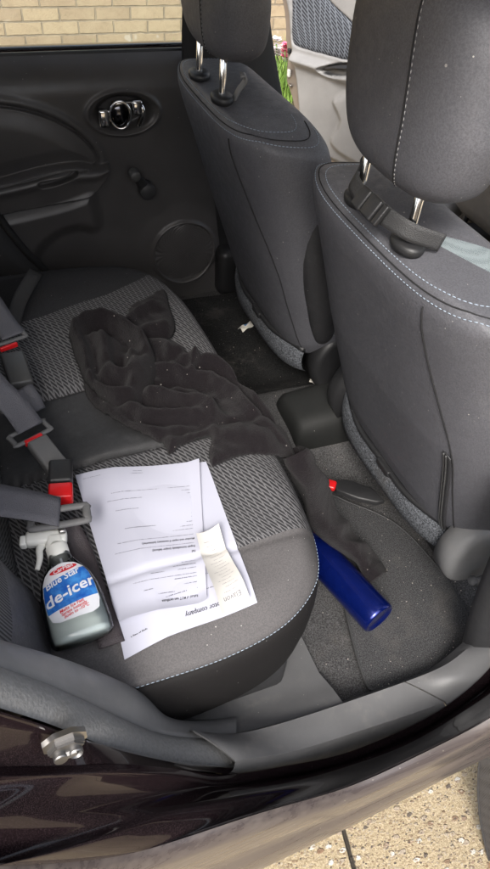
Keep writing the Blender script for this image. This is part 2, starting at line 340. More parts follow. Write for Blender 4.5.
def sdf(poly, x, y):                # signed distance to a 2-D polygon, negative inside
    poly = np.asarray(poly, float); d = np.full(x.shape, 1e9); ins = np.zeros(x.shape, bool)
    for i in range(len(poly)):
        a = poly[i]; b = poly[(i+1) % len(poly)]; e = b-a; wx = x-a[0]; wy = y-a[1]; t = np.clip((wx*e[0]+wy*e[1])/(e@e+1e-15), 0, 1)
        d = np.minimum(d, np.hypot(wx-e[0]*t, wy-e[1]*t))
        cnd = ((a[1] > y) != (b[1] > y)); xi = a[0]+(y-a[1])/(b[1]-a[1]+1e-15)*(b[0]-a[0]); ins ^= cnd & (x < xi)
    return np.where(ins, -d, d)
def sm(x, a, b): t = np.clip((x-a)/(b-a), 0, 1); return t*t*(3-2*t)
def tr(pts, ax, val, keep): return np.array([[at(p[0], p[1], ax, val)[k] for k in keep] for p in pts])

# ============================================================ THE PLACE
def big_sheet():
    m = MB(); m.add([(-60, -60, 0), (60, -60, 0), (60, 60, 0), (-60, 60, 0)], [(0, 1, 2, 3)]); o = m.build('ground', 'paving', None, smooth=False); o['kind'] = 'structure'
big_sheet()
bed = MB(); bed.add(*rbox((1.5, 3.25, .01), (12, 1.1, .04), .01)); o = bed.build('flower_bed', 'soil'); o['kind'] = 'structure'
w = MB(); w.add(*rbox((1.0, 3.92, 1.1), (14, .22, 2.2), .004)); w.add(*rbox((1.0, 3.92, 2.23), (14, .28, .06), .01)); o = w.build('brick_wall', 'brick'); o['label'] = 'buff brick garden wall in stretcher bond seen through the far window and open front door'; o['category'] = 'wall'
def blade(p, h, lean, w=.006, n=4):
    a = random.uniform(0, 2*pi); P = []
    for k in range(n+1):
        t = k/n; q = np.array(p)+np.array([cos(a)*lean*t*t, sin(a)*lean*t*t, h*t*(1-.25*t*lean/h)]); s_ = np.array([-sin(a), cos(a), 0])*w*(1-t)**.6/2+1e-5; P.append([q-s_, q+s_])
    return grid(np.array(P))
g = MB()
for i in range(2600):
    x = random.uniform(.3, 2.3); y = random.uniform(2.62, 3.7); g.add(*blade((x, y, .02), random.uniform(.07, .24), random.uniform(.02, .13), .007), 0 if random.random() < .7 else 1)
o = g.build('grass', ['grass', 'leaf']); o['kind'] = 'stuff'; o['label'] = 'bright green tufts of long grass at foot of brick wall'; o['category'] = 'grass'
def flower_plant(x, y, hs, label, col, grp=None):
    t = thing('flowering_plant', label, 'flower', (x, y, .03), grp); st = MB(); lf = MB(); bl = MB()
    for k, h in enumerate(hs):
        a = k*2.3; tip = np.array([x+.05*cos(a), y+.05*sin(a), .03+h]); P = spline([(x, y, .03), (x+.02*cos(a), y+.02*sin(a), h*.5), tip], 10); st.add(*tube(P, .004, 6, up=(1, 0, 0)))
        for j in range(9):
            zc = tip+np.array([random.uniform(-.02, .02), random.uniform(-.02, .02), random.uniform(-.08, .03)]); aa = random.uniform(0, 6.28)
            for q in range(4):
                a2 = aa+q*1.57; u_ = np.array([cos(a2), sin(a2), .5])*.034; v_ = np.array([-sin(a2), cos(a2), 0])*.019; bl.add([zc, zc+u_*.6+v_, zc+u_, zc+u_*.6-v_], [(0, 1, 2, 3)])
    for j in range(26): lf.add(*blade((x+random.uniform(-.05, .05), y+random.uniform(-.05, .05), .03), random.uniform(.12, .3), random.uniform(.04, .14), .016))
    st.build('stem', 'stem', t); lf.build('leaves', 'leaf', t); bl.build('blossom', col, t)
pf = at(287, 100, 1, 3.0); flower_plant(pf[0], 3.0, [.34, .28, .31], 'pink flower spike among grass by the wall', 'petal_pink')
pf = at(277, 112, 1, 3.12); flower_plant(pf[0], 3.12, [.25, .28], 'white flower spike just left of the pink flowers', 'petal_white')

# unseen building added behind the camera to darken the paintwork's reflections
HS = thing('unseen_house', 'unseen brick building with white framed windows, added for the paintwork reflections', 'unseen_house', (0, -9, 0))
m = MB(); m.add(*rbox((0, -9.2, 1.4), (16, .3, 2.8), .01)); m.build('wall', 'brick', HS)
for x in (-3.2, -.9, 1.6):
    m = MB(); m.add(*rbox((x, -9.03, 1.5), (1.5, .06, 1.3), .01)); f = m.build('window', 'white_plastic', HS)
    for dx in (-.36, .36): m = MB(); m.add(*rbox((x+dx, -8.99, 1.5), (.62, .02, 1.16), .003)); m.build('pane', 'chrome_dark', f)

# ============================================================ THE CAR
car = thing('car', 'dark brown hatchback seen through its open rear door, grey and black interior', 'car')

# ---- far rear door: a moulded panel with its reliefs
def far_door():
    D = holder('rear_door', car, 'closed far rear door with winder and oval chrome handle recess')
    nx, nz = 420, 360; xs = np.linspace(-.62, .195, nx); zs = np.linspace(.30, .972, nz); X, Z = np.meshgrid(xs, zs, indexing='ij'); X = X+.07*np.clip((.95-Z)/.5, 0, 1)*(X+.62)/.815
    Y = np.full(X.shape, .655)
    Y += .05*np.clip((Z-.895)/.077, 0, 1)**2.2                                    # rolls out to the belt line
    insert = spline(tr([(-60, 106), (0, 107), (40, 115), (72, 130), (92, 148), (98, 160), (92, 166), (60, 168), (30, 176), (0, 183), (-60, 196)], 1, .65, (0, 2)), 120, True)
    di = sdf(insert, X, Z); Y += .010*np.exp(-(di/.0026)**2); Y -= .010*sm(-di, 0, .05); Y -= .006*np.exp(-((di-.012)/.01)**2)
    ledge = spline(tr([(-60, 196), (0, 184), (40, 173), (78, 167), (98, 170), (112, 168), (108, 182), (96, 196), (80, 202), (40, 210), (0, 218), (-60, 232)], 1, .62, (0, 2)), 140, True)
    dl = sdf(ledge, X, Z); Y -= .036*sm(-dl, -.001, .008)
    cup = spline(tr([(40, 184), (60, 180), (77, 174), (78, 178), (62, 186), (42, 190)], 1, .61, (0, 2)), 60, True); dc = sdf(cup, X, Z); Y += .022*sm(-dc, -.001, .004)
    bowl = spline(tr([(-60, 222), (0, 214), (60, 200), (92, 190), (102, 202), (106, 228), (96, 239), (78, 237), (50, 252), (20, 300), (-60, 340)], 1, .63, (0, 2)), 140, True)
    db = sdf(bowl, X, Z); Y -= .022*sm(-db, -.004, .040)
    hc = at(124, 114, 1, .65); e = np.sqrt(((X-hc[0])/.078)**2+((Z-hc[2])/.045)**2); Y += .024*sm(1-e, 0, .35); Y -= .006*np.exp(-((e-1.12)/.09)**2)
    sp = at(184, 252, 1, .65); r = np.hypot(X-sp[0], Z-sp[2]); Y -= .007*np.exp(-((r-.092)/.006)**2); Y += .006*sm(.089-r, 0, .006)
    Y -= .006*sm(r, .15, .09)
    Y -= .010*sm(Z, .42, .36)
    V, F = grid(np.stack([X, Y, Z], 2)); obj('door_panel', V, F, 'door_plastic', D)
    # speaker grille with wavy ribs
    m = MB(); rr = np.linspace(0, .088, 60); aa = np.linspace(0, 2*pi, 120, endpoint=False); R_, A_ = np.meshgrid(rr, aa, indexing='ij'); gx = sp[0]+R_*np.cos(A_); gz = sp[2]+R_*np.sin(A_)
    gy = .6455-.004*np.cos(R_/.088*pi/2)+.0016*np.sin(((gx-sp[0])*.5+(gz-sp[2])+.012*np.sin((gx-sp[0])*40))*1100)
    V, F = grid(np.stack([gx, gy, gz], 2), closev=True); m.add(V, F); m.build('speaker_grille', 'door_plastic', D)
    # belt moulding, glass
    m = MB(); m.add(*rbox((-.2, .714, .968), (.84, .014, .018), .004)); m.build('window_seal', 'black_plastic', D)
    m = MB(); m.add(*rbox((-.2, .735, 1.17), (.84, .004, .42), .001)); m.build('window', 'window_glass', D)
    m = MB(); m.add(*rbox((-.2, .75, .62), (.84, .04, .72), .01)); m.build('outer_skin', 'paint', D)
    # chrome lever in its cup
    h = holder('door_handle', D)
    m = MB(); y0 = .655
    a = np.linspace(0, 2*pi, 40, endpoint=False); c_ = at(121, 116, 1, .64)
    ring = np.stack([c_[0]+.024*np.cos(a), np.full(40, .645)-.004*np.cos(a), c_[2]+.031*np.sin(a)], 1); m.add(*tube(ring, .0035, 8, up=(0, 1, 0), closed=True))
    m.add(*rbox(at(104, 118, 1, .655), (.026, .02, .042), .006)); m.add(*rbox(at(137, 107, 1, .65), (.026, .02, .034), .006)); m.add(*rbox(at(122, 103, 1, .653), (.05, .014, .008), .003))
    m.add(*tube(spline([at(138, 100, 1, .655), at(143, 112, 1, .645), at(139, 126, 1, .655)], 12), .007, 8, up=(0, 1, 0)))
    m2 = MB(); R = []
    for k in range(10):
        t = k/9*pi/2; R.append([(c_[0]+.022*cos(b)*cos(t), .652-.012*sin(t), c_[2]+.029*sin(b)*cos(t)+1e-5) for b in a])
    m2.add(*rings(R)); obj('chrome_lever', m.V, m.F, 'chrome', h); obj('lever_cup', m2.V, m2.F, 'chrome_dark', h)
    # winder
    w_ = holder('window_winder', D); p1 = at(133, 172, 1, .615); p2 = at(147, 190, 1, .63)
    def knob(p, r, l, n=24):
        a = np.linspace(0, 2*pi, n, endpoint=False); R = []
        for rr_, yy in ((r*.9, 0), (r, -.003), (r, -l+.004), (r*.93, -l+.0015), (r*.8, -l), (.001, -l-.001)): R.append([(p[0]+rr_*cos(b), p[1]+yy, p[2]+rr_*sin(b)) for b in a])
        return rings(R)
    k = knob(p1, .013, .032); obj('winder_knob', k[0], k[1], 'buckle_plastic', w_, auto=40); k = knob((p2[0], .648, p2[2]), .021, .035); obj('winder_hub', k[0], k[1], 'dark_plastic', w_, auto=40)
    P = np.linspace(np.array([p2[0], .624, p2[2]]), np.array([p1[0], .612, p1[2]]), 8); k = tube(P, np.linspace(.015, .010, 8), 12, up=(0, 1, 0), sy=.5); obj('winder_arm', k[0], k[1], 'black_plastic', w_)
far_door()
# rear quarter: wheel arch trim that rises behind the far bench
def far_quarter():
    m = MB(); edge = spline(tr([(-40, 170), (-12, 200), (0, 222), (22, 250), (44, 272), (60, 292), (70, 330)], 1, .625, (0, 2)), 40); R = []
    for k in range(14):
        t = k/13; row = [(p[0]-.32*t, .628-.05*sin(t*pi*.5)-.012*sin(min(1, t*4)*pi), p[1]+.05*t) for p in edge]; R.append(row)
    V, F = grid(np.array(R)); obj('wheel_arch_trim', V, F, 'dark_plastic', car)
    V, F = tube(np.array([(p[0]+.006, .626, p[1]) for p in edge]), .010, 10, up=(0, 1, 0)); obj('door_seal', V, F, 'black_plastic', car)
far_quarter()
# B-pillars, sills, roof, far side front
m = MB()
P = [(.37, .685, .33), (.36, .68, .5), (.305, .68, .8), (.268, .68, 1.0), (.245, .655, 1.2), (.22, .60, 1.46)]
Pm = spline(P, 30); wd = np.interp(Pm[:, 2], [.33, .5, .8, 1.0, 1.2, 1.46], [.13, .13, .14, .115, .09, .07]); m.add(*tube(Pm, wd, 24, up=(0, 1, 0), sy=.22)); 
obj('centre_pillar', m.V, m.F, 'black_plastic', car, label='far black centre pillar behind the far front seat')
m = MB(); m.add(*rbox((.325, .635, .40), (.15, .07, .15), .02)); m.build('pillar_foot_trim', 'black_plastic', car)
m = MB(); m.add(*rbox((.3, .73, .30), (2.6, .12, .12), .02)); m.build('far_sill', 'dark_plastic', car)
# floor pan
def floor():
    X, Y = np.meshgrid(np.linspace(-.5, 1.25, 176), np.linspace(-.655, .68, 134), indexing='ij')
    Z = .325+.055*np.exp(-((Y-.02)/.13)**4)+.006*np.sin(X*9+Y*5)*np.sin(Y*11)+.06*sm(-Y, .60, .655)*0
    Z += .05*sm(-X, -.06, .06)*0; V, F = grid(np.stack([X, Y, Z], 2)); obj('floor_carpet', V, F, 'floor_carpet', car)
floor()
# dark footwell carpet on the far side
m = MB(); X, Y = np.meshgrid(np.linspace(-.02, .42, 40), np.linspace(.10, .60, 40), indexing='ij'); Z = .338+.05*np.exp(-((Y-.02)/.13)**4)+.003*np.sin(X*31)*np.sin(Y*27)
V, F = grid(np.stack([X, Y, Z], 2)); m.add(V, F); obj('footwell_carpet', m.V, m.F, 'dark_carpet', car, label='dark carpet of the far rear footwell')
# under the bench
m = MB(); m.add(*rbox((-.24, -.06, .355), (.40, 1.02, .11), .02)); m.build('seat_riser', 'dark_plastic', car)

# ---- rear bench
def bench_top(x, y):
    z = .602+.010*np.cos((y+.33)/.27*pi*.5)**2*(y < -.06)+.010*np.cos((y-.2)/.26*pi*.5)**2*(y > -.06)
    z = z-.012*np.exp(-((y+.06)/.09)**4) - .05*np.clip((x+.02)/.09, 0, 1)**2 - .03*np.clip(-(x+.25)/.2, 0, 1)
    z = z-.020*np.clip((-y-.50)/.10, 0, 1)**2 - .02*np.clip((y-.36)/.1, 0, 1)**2
    for y0 in (0.0, -.205): z = z-.010*np.exp(-((y-y0)/.006)**2)
    z = z-.004*np.exp(-((y+.455)/.005)**2)
    z = z+.0016*np.sin(x*40+y*13)*np.sin(y*31)
    return z
OUT = [(-.47, -.598), (-.30, -.604), (-.17, -.603), (-.07, -.582), (.0, -.535), (.035, -.47), (.052, -.38), (.058, -.28), (.058, -.10), (.055, .06), (.045, .17), (.03, .26), (-.005, .36), (-.06, .43), (-.15, .468), (-.28, .476), (-.47, .476)]
def bench():
    B = holder('rear_bench', car, 'rear bench with patterned cloth and plain dark ends')
    o_ = np.array(OUT); o1 = spline(o_, 360); back = np.linspace(o1[-1], o1[0], 60)[1:-1]; loop = np.vstack([o1, back]); c = np.array([-.2, -.06])
    R = []
    for z, ins in ((.36, .035), (.372, .018), (.40, .008), (.45, .002), (.50, .0), (.53, .001), (.548, .0045), (.554, .0085), (.5565, .0125), (.560, .0085), (.566, .007), (.574, .010)):
        d = (loop-c); L = np.linalg.norm(d, axis=1)[:, None]; q = c+d*(1-ins/L); zz = z - .03*np.clip((q[:, 0]+.02)/.09, 0, 1)**2*(z > .45); R.append(np.column_stack([q, zz]))
    last = R[-1]
    for s_ in list(1-np.linspace(0, 1, 90)[1:]**1.0):
        q = c+(last[:, :2]-c)*max(s_, .004); k = 1-s_; e = min(1, k/.10); top = bench_top(q[:, 0], q[:, 1]); zz = last[:, 2]+(top-last[:, 2])*(1-(1-e)**2.4); R.append(np.column_stack([q, zz]))
    V, F = rings(np.array(R)); me = bpy.data.meshes.new('tmp'); me.from_pydata(V.tolist(), [], F); 
    for name, lo, hi, mt, lb in (('cushion', -.9, -.205, 'bench_fabric', 'near patterned cushion with plain outer edge'), ('cushion', 0.0, .9, 'bench_fabric', 'far patterned cushion with plain dark outer edge'), ('centre_cushion', -.205, 0.0, 'centre_vinyl', 'plain black middle cushion')):
        bm = bmesh.new(); bm.from_mesh(me)
        for y0, s_ in ((lo, 1), (hi, -1)):
            if abs(y0) < .8: bmesh.ops.bisect_plane(bm, geom=bm.verts[:]+bm.edges[:]+bm.faces[:], plane_co=(0, y0, 0), plane_no=(0, -s_, 0), clear_outer=True)
        bm.verts.index_update(); VV = [v.co[:] for v in bm.verts]; FF = [[v.index for v in f.verts] for f in bm.faces]; bm.free(); obj(name, VV, FF, mt, B, label=lb)
    # double stitching round the near bolster and the far end
    m = MB(); 
    for ins, dz in ((.0065, .008), (.016, .0125)):
        pts = []
        for p in o1[8:175]:
            d = p-c; L = np.linalg.norm(d); q = c+d*(1-ins/L); pts.append((q[0], q[1], .5605+dz*.8-.03*max(0, (q[0]+.02)/.09)**2*(1 if q[0] > -.02 else 0)))
        k = dashes(np.array(pts), .0009, .005, .002); m.add(k.V, k.F)
    m.build('stitching', 'thread', B)
    return B
BENCH = bench()
# rear backrest
def backrest():
    ys = np.linspace(-.60, .50, 130); hs = np.linspace(0, 1, 50); Yg, H = np.meshgrid(ys, hs, indexing='ij'); Z = .575+H*.55
    bol = .026*np.exp(-((Yg+.50)/.085)**4)+.025*np.exp(-((Yg-.40)/.085)**4); Xf = -.428-.28*(Z-.6)+bol-.05*np.clip((.035-H)/.035, 0, 1)**2
    Xf = Xf-.010*np.exp(-((Yg+.40)/.006)**2)-.05*np.clip((np.abs(Yg+.05)-.53)/.02, 0, 1)**2
    V, F = grid(np.stack([Xf, Yg, Z], 2)); idx = [0]*len(F)
    for i, f in enumerate(F):
        y = V[f[0]][1]; z = V[f[0]][2]; idx[i] = 0 if (y > -.41 and y < .3) else 1
        if y < -.41 and z < .70+.0*y: idx[i] = 2
    obj('rear_backrest', V, F, ['bench_fabric_back', 'backrest_ribs', 'seat_vinyl'], car, idx=idx)
backrest()

def back_shell():
    R_ = Matrix.Rotation(radians(-15.6), 3, 'Y'); m = MB(); m.add(*rbox((-.575, -.05, .83), (.11, 1.10, .60), .03, R_)); m.build('backrest_shell', 'dark_carpet', car)
    m = MB(); m.add(*rbox((-1.02, 0, .52), (.72, 1.30, .04), .01)); m.build('boot_floor', 'dark_carpet', car)
back_shell()
# ---- front seats
U_ = np.array([-.33, 0, .944]); N_ = np.array([.944, 0, .33]); W_ = np.array([0, 1, 0.])
def seat(yc, bx, rake, label, felt_w=.215, zb=.455):
    S = holder('front_seat', car, label); base = np.array([bx, yc, zb]); T = .592; U_ = np.array([-rake, 0, sqrt(1-rake*rake)]); N_ = np.array([U_[2], 0, rake]); TC = .545
    def hw(t): return np.interp(t, [.03, .07, .2, .38, .53], [.232, .248, .262, .262, .255])
    def prof(t): return 1.0 if t < TC else max(1e-4, (1-((t-TC)/(T-TC))**2.6))**(1/2.4)
    def hb(t): return np.interp(t, [.03, .1, .3, .53, .6], [.118, .124, .125, .112, .10])
    n = 3.6; m_ = 3.0
    def pt(t, th):
        cw, sw = cos(th), sin(th); sc_ = prof(t); w = hw(t)*(sc_**.6)*np.sign(cw)*abs(cw)**(2/n)
        if sw < 0: d = -hb(t)*sc_**.8*abs(sw)**(2/m_)
        else: d = (.045+.035*(w/.24)**2)*sc_*abs(sw)**(2/2.6)
        f = max(0, d+.125-.06); tt = t-.50*f*(.35+.65*(w/.24)**2)*float(sm(t, .28, .56))
        return base+U_*tt+W_*w+N_*(d+.122-.045*(1-sc_)+.010*sin(t*5))
    def top_t(w, dn):               # height of the shoulder surface above a spot
        for t in np.linspace(T-.0005, .5, 300):
            sc_ = prof(t); W0 = hw(t)*sc_**.6; D0 = hb(t)*sc_**.8; dd = dn-(.122-.045*(1-sc_)+.010*sin(t*5))
            if (abs(w)/W0)**n+(abs(dd)/(D0 if dd < 0 else .05*sc_))**m_ <= 1: return t
        return .55
    ts = np.r_[np.linspace(.035, TC-.02, 60), TC+(T-TC)*np.sin(np.linspace(.02, pi/2, 30))*.9999]; th = np.linspace(0, 2*pi, 180, endpoint=False)
    R = np.array([[pt(t, a) for a in th] for t in ts]); V, F = rings(R); m = len(th); idx = []
    for i, f in enumerate(F):
        j = f[0] % m if len(f) == 4 else 0; a = th[j]; idx.append(1 if (len(f) == 4 and ((.58*pi < a < pi*.80 and yc < 0) or (.3*pi < a < .7*pi and ts[f[0]//m] < .45))) else 0)
    obj('backrest', V, F, ['seat_vinyl', 'pale_fabric'], S, idx=idx)
    def back(t, w):                 # point on the rear face at height t, offset w, lifted a hair
        cwn = min(.9999, abs(w)/(hw(t)*prof(t)**.6)); a = math.acos(cwn**(n/2)); a = -a if w >= 0 else -(pi-a); return pt(t, a)-N_*.0012
    # seams
    hwm = lambda t: hw(t)*prof(t)**.75
    def seampath(off):
        pts = []
        for k in range(61):
            a = -pi*1.30+k/60*(pi*1.60); t = .583-off-.010*np.exp(-((a+pi*.5+.62)/.35)**2)*0
            p = pt(t, a); pc = base+U_*t+N_*.10; dlt = p-pc; pts.append(p+dlt/np.linalg.norm(dlt)*.0012)
        return np.array(pts)
    mt = MB()
    for off in (0, .013): k = dashes(seampath(off), .0009, .0048, .0022); mt.add(k.V, k.F)
    mt.build('top_stitching', 'thread', S)
    V, F = tube(seampath(.0065), .0010, 6); obj('top_seam', V, F, 'thread_dark', S)
    ws = -.150
    P = np.array([back(t, ws-.060*sm(.56-t, 0, .30)) for t in np.linspace(.560, .05, 60)]); V, F = tube(P, .0011, 6, up=(1, 0, 0)); 
    obj('back_seam', V, F, 'thread_dark', S)
    # posts, collars, headrest

    for s_ in (-1, 1):
        c0 = base+U_*(top_t(.066, .052)-.001)+W_*.066*s_+N_*.052; top = c0+np.array([-.0, 0, 1])*.16-N_*.0
        V, F = tube(np.array([c0-np.array([0, 0, .05]), c0, top]), .0063, 14, up=(1, 0, 0)); obj('headrest_post', V, F, 'chrome', S)
        a = np.linspace(0, 2*pi, 28, endpoint=False); R = [[c0+np.array([0, 0, z_])+r_*(1.2*cos(b)*W_+.85*sin(b)*np.array([1, 0, 0])) for b in a] for r_, z_ in ((.022, -.004), (.024, .002), (.0235, .007), (.020, .010), (.0075, .0105))]
        V, F = rings(R); obj('post_collar', V, F, 'black_plastic', S)
    H0 = base+U_*.580+N_*.076+np.array([0, 0, .060]); HH = .235; R = []; th2 = np.linspace(0, 2*pi, 120, endpoint=False)
    def hp(q, a):                   # q 0..1 up the headrest
        e = abs(2*q-1)
        pr = max(1e-4, (1-e**4.6))**(1/3.4); w = (.134+.008*sin(q*pi))*(pr**.8)*np.interp(q, [0, .12, .4, 1], [.88, .96, 1.02, .97]); d = .058*pr
        cw, sw = cos(a), sin(a); dd = d*np.sign(sw)*abs(sw)**(2/2.3)
        return H0+np.array([0, 0, 1])*HH*q+W_*w*np.sign(cw)*abs(cw)**(2/3.3)+np.array([1, 0, 0])*(dd-.02*q-.010*(w/.134)*0)
    qs = .5-.5*np.cos(np.linspace(.02, pi-.02, 56)); R = np.array([[hp(q, a) for a in th2] for q in qs]); V, F = rings(R); obj('headrest', V, F, 'seat_vinyl', S)
    def hs(frac, lift=.0008):
        a = -math.acos(abs(frac)**(3.3/2)); a = a if frac >= 0 else -(pi+a) ; return np.array([hp(q, a)-np.array([lift, 0, 0]) for q in np.linspace(.03, .97, 50)])
    V, F = tube(hs(-.34), .0010, 6, up=(1, 0, 0)); obj('headrest_seam', V, F, 'thread_dark', S)
    k = dashes(hs(-.37)-np.array([.0006, 0, 0]), .0007, .004, .003); k.build('headrest_stitching', 'thread_pale', S)
    # felt strip under the back panel with its black retaining channel
    P = []
    for k in range(40):
        w = felt_w*(-1+2*k/39); e = .012*(1-(w/.24)**2); top = back(.052, w)-N_*.004; mid = top+np.array([-.004, 0, -.028]); bot = top+np.array([.004, 0, -.066-.010*w/.22])
        P.append([top+N_*.012, top, top*.6+mid*.4-N_*.001, mid, mid*.5+bot*.5-N_*.001, bot, bot+N_*.012-np.array([0, 0, .012])])
    V, F = grid(np.array(P)); obj('felt_panel', V, F, 'panel_felt', S)
    P = spline([back(.056, w)-N_*.003 for w in (-felt_w, -.1, 0, .1, felt_w)], 30); V, F = tube(P, .0065, 8, up=(1, 0, 1)); obj('retaining_channel', V, F, 'black_plastic', S)
    cl = back(.056, -.02)-N_*.008; k = MB(); k.add(*rbox(cl, (.012, .045, .014), .003)); k.build('clip', 'black_plastic', S)
    # cushion and its mounting
    X, = [np.linspace(0, 1, 30)]; R = []
    for q in np.linspace(0, 1, 24):
        x = .31+.48*q; h = .50+.06*q; a = np.linspace(0, 2*pi, 48, endpoint=False); R.append([(x, yc+.235*np.sign(cos(b))*abs(cos(b))**.5, h+.055*np.sign(sin(b))*abs(sin(b))**.5) for b in a])
    V, F = rings(R); obj('seat_cushion', V, F, 'seat_vinyl', S)
    k = MB(); k.add(*rbox((.56, yc, .395), (.42, .36, .10), .01)); k.build('seat_base', 'black_plastic', S)
    for s_ in (-1, 1): k = MB(); k.add(*rbox((.58, yc+.19*s_, .352), (.40, .03, .03), .004)); k.build('seat_rail', 'black_plastic', S)
    # recliner covers both sides
    for s_ in (-1, 1):
        pl = [(-.055, -.02), (-.058, .03), (-.035, .075), (.0, .085), (.05, .06), (.09, .02), (.09, -.05), (.03, -.075), (-.03, -.06)]
        yy = yc+s_*.232
        u = np.array([1., 0, 0]); v = np.array([0, 0, 1.])
        V, F = prism([(p[0]*-s_, p[1]) for p in pl], (.335, yy-.028*s_, .475), u*-s_, v, .05, .018, 5, sp=60); 
        obj('recliner_cover', V, F, 'trim_plastic' if (s_ < 0 and yc < 0) else 'black_plastic', S)
    return S, back, base+U_*(top_t(.066, .052)-.001)+N_*.052
S1, back1, base1 = seat(-.280, .290, .335, 'near front seat seen from behind, a double pale stitch over its shoulder')
S2, back2, base2 = seat(.285, .248, .354, 'far front seat seen from behind, beyond the handbrake')
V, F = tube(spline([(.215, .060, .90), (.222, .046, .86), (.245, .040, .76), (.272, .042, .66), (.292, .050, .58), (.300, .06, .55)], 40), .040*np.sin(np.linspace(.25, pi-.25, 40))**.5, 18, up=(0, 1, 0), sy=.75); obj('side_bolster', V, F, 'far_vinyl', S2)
# zip in the near seat back
def zipper():
    Z_ = holder('zip', S1) if False else None
    tp = []
    P = np.array([back1(t, -.200+.012*sm(.3-t, 0, .25)) for t in np.linspace(.30, .05, 50)]); V, F = ribbon(P-N_*.001, .024, .0016, (0, 1, 0)); obj('zip_tape', V, F, 'dark_plastic', S1)
    m = MB(); 
    for dy in (-.003, .003): m.add(*tube(P-N_*.0035+np.array([0, dy, 0]), .0016, 6, up=(1, 0, 0)))
    m.build('zip_coil', 'buckle_plastic', S1)
zipper()
# lever ring on the near recliner cover
c0 = np.array([.345, -.555, .485]); a = np.linspace(-2.4, 1.4, 30); P = np.array([c0+np.array([.036*cos(b), 0, .046*sin(b)]) for b in a]); V, F = tube(P, .009, 10, up=(0, 1, 0)); obj('recline_lever', V, F, 'grey_plastic', S1)

# ---- centre console end between the seats
m = MB()
R = []
for q, (x, hh, wdt) in enumerate([(.195, .385, .055), (.198, .42, .066), (.21, .432, .072), (.30, .44, .075), (.60, .46, .08), (.9, .47, .08)]):
    a = np.linspace(0, pi, 24); R.append([(x, -.015+wdt*np.sign(cos(b))*abs(cos(b))**.45, .33+(hh-.33)*abs(sin(b))**.45) for b in a])
V, F = grid(np.array(R)); m.add(V, F); m.add([tuple(p) for p in R[0]], [tuple(range(24))]); m.build('centre_console', 'console_plastic', car, auto=50)

# ---- near body: door aperture swept from measured rows
UP = [(-.13, .03, .52), (-.055, .010, .16)]; BACK = [(-1.0, .05, -.02), (-.35, .01, .02)]; MIDW = [(-.55, .04, .28), (-.20, .010, .10)]
def row(pts, n=150, ext=None):       # pts: (px, py, Y); ext carries the surface on, out of the picture's left edge
    W = [at(p[0], p[1], 1, p[2]) for p in pts]
    if ext: W = [W[0]+np.array(e) for e in ext]+W; n += 60
    W = spline(W, n)
    for _ in range(60): W[1:-1] = .25*W[:-2]+.5*W[1:-1]+.25*W[2:]
    return W
def sheet(rows, name, mat, parent, sub=4, label=None, **k):
    R = np.array(rows); n = R.shape[1]; out = []
    V, F = grid(R); return obj(name, V, F, mat, parent, label=label, **k)
body = holder('body', car)
sealT = row([(-40, 650, -.655), (0, 667, -.655), (48, 684, -.655), (92, 704, -.655), (147, 730, -.655), (180, 737, -.655), (236, 739, -.655)], 150, UP)
sealB = row([(-40, 694, -.70), (0, 708, -.70), (48, 723, -.70), (92, 741, -.70), (147, 761, -.70), (180, 767, -.70), (238, 771, -.70)], 150, UP)
def bulge(A, B, h, n=9, pw=1.0):
    out = []
    for k in range(n+1):
        t = k/n; mid = A*(1-t)+B*t; nrm = np.cross(np.gradient(A, axis=0), B-A); nrm /= np.linalg.norm(nrm, axis=1)[:, None]+1e-9
        toCam = np.sign(((CAM-mid)*nrm).sum(1))[:, None]; out.append(mid+nrm*toCam*h*(sin(pi*t)**pw))
    return out
V, F = grid(np.array(bulge(sealT, sealB, .008, 9, .7))); obj('door_seal', V, F, 'rubber', car, label='thick grey rubber seal round the near door opening')
# painted faces
lip = row([(-40, 697, -.706), (0, 711, -.706), (48, 726, -.706), (92, 744, -.706), (147, 764, -.706), (180, 770, -.706), (238, 774, -.71)], 150, UP)
L3 = row([(-40, 766, -.728), (0, 767, -.728), (18, 770, -.728), (55, 767, -.728), (110, 763, -.728), (180, 769, -.722), (238, 775, -.712)], 150, UP)
lipb = lip+np.array([0, .012, 0])*0
rowsA = [lip, lip+np.array([.0, -.004, -.002])]
mid = [lip*(1-t)+L3*t+np.array([0, .010*sin(pi*t), 0]) for t in (.12, .3, .5, .7, .9)]
sheet(rowsA+mid+[L3], 'door_frame', 'paint', body)
# outer quarter + sill: continues beneath the scuff plate
U1 = row([(-40, 766, -.728), (0, 767, -.728), (55, 767, -.728), (110, 763, -.728), (180, 769, -.722), (227, 775, -.712), (290, 765, -.712), (350, 752, -.712), (428, 718, -.712), (465, 692, -.706), (495, 662, -.700), (560, 560, -.69)], 260, UP)
U2 = row([(-40, 775, -.738), (0, 776, -.738), (55, 776, -.738), (110, 773, -.738), (180, 780, -.732), (227, 786, -.724), (290, 778, -.722), (350, 763, -.722), (428, 731, -.722), (465, 706, -.718), (505, 672, -.712), (575, 575, -.70)], 260, UP)
U3 = row([(-40, 820, -.770), (0, 822, -.770), (73, 820, -.770), (130, 815, -.768), (191, 806, -.764), (252, 795, -.762), (350, 773, -.760), (420, 744, -.760), (462, 722, -.758), (505, 692, -.754), (585, 600, -.742)], 260, MIDW)
U4 = row([(-40, 872, -.798), (0, 868, -.798), (73, 862, -.798), (130, 855, -.798), (191, 836, -.796), (252, 815, -.794), (350, 787, -.792), (412, 758, -.790), (460, 735, -.786), (510, 705, -.780), (600, 620, -.765)], 260, BACK)
def blend(A, B, n, h): 
    out = []
    for k in range(n):
        t = k/n; out.append(A*(1-t)+B*t+np.array([0, -1, .6])*h*sin(pi*t))
    return out
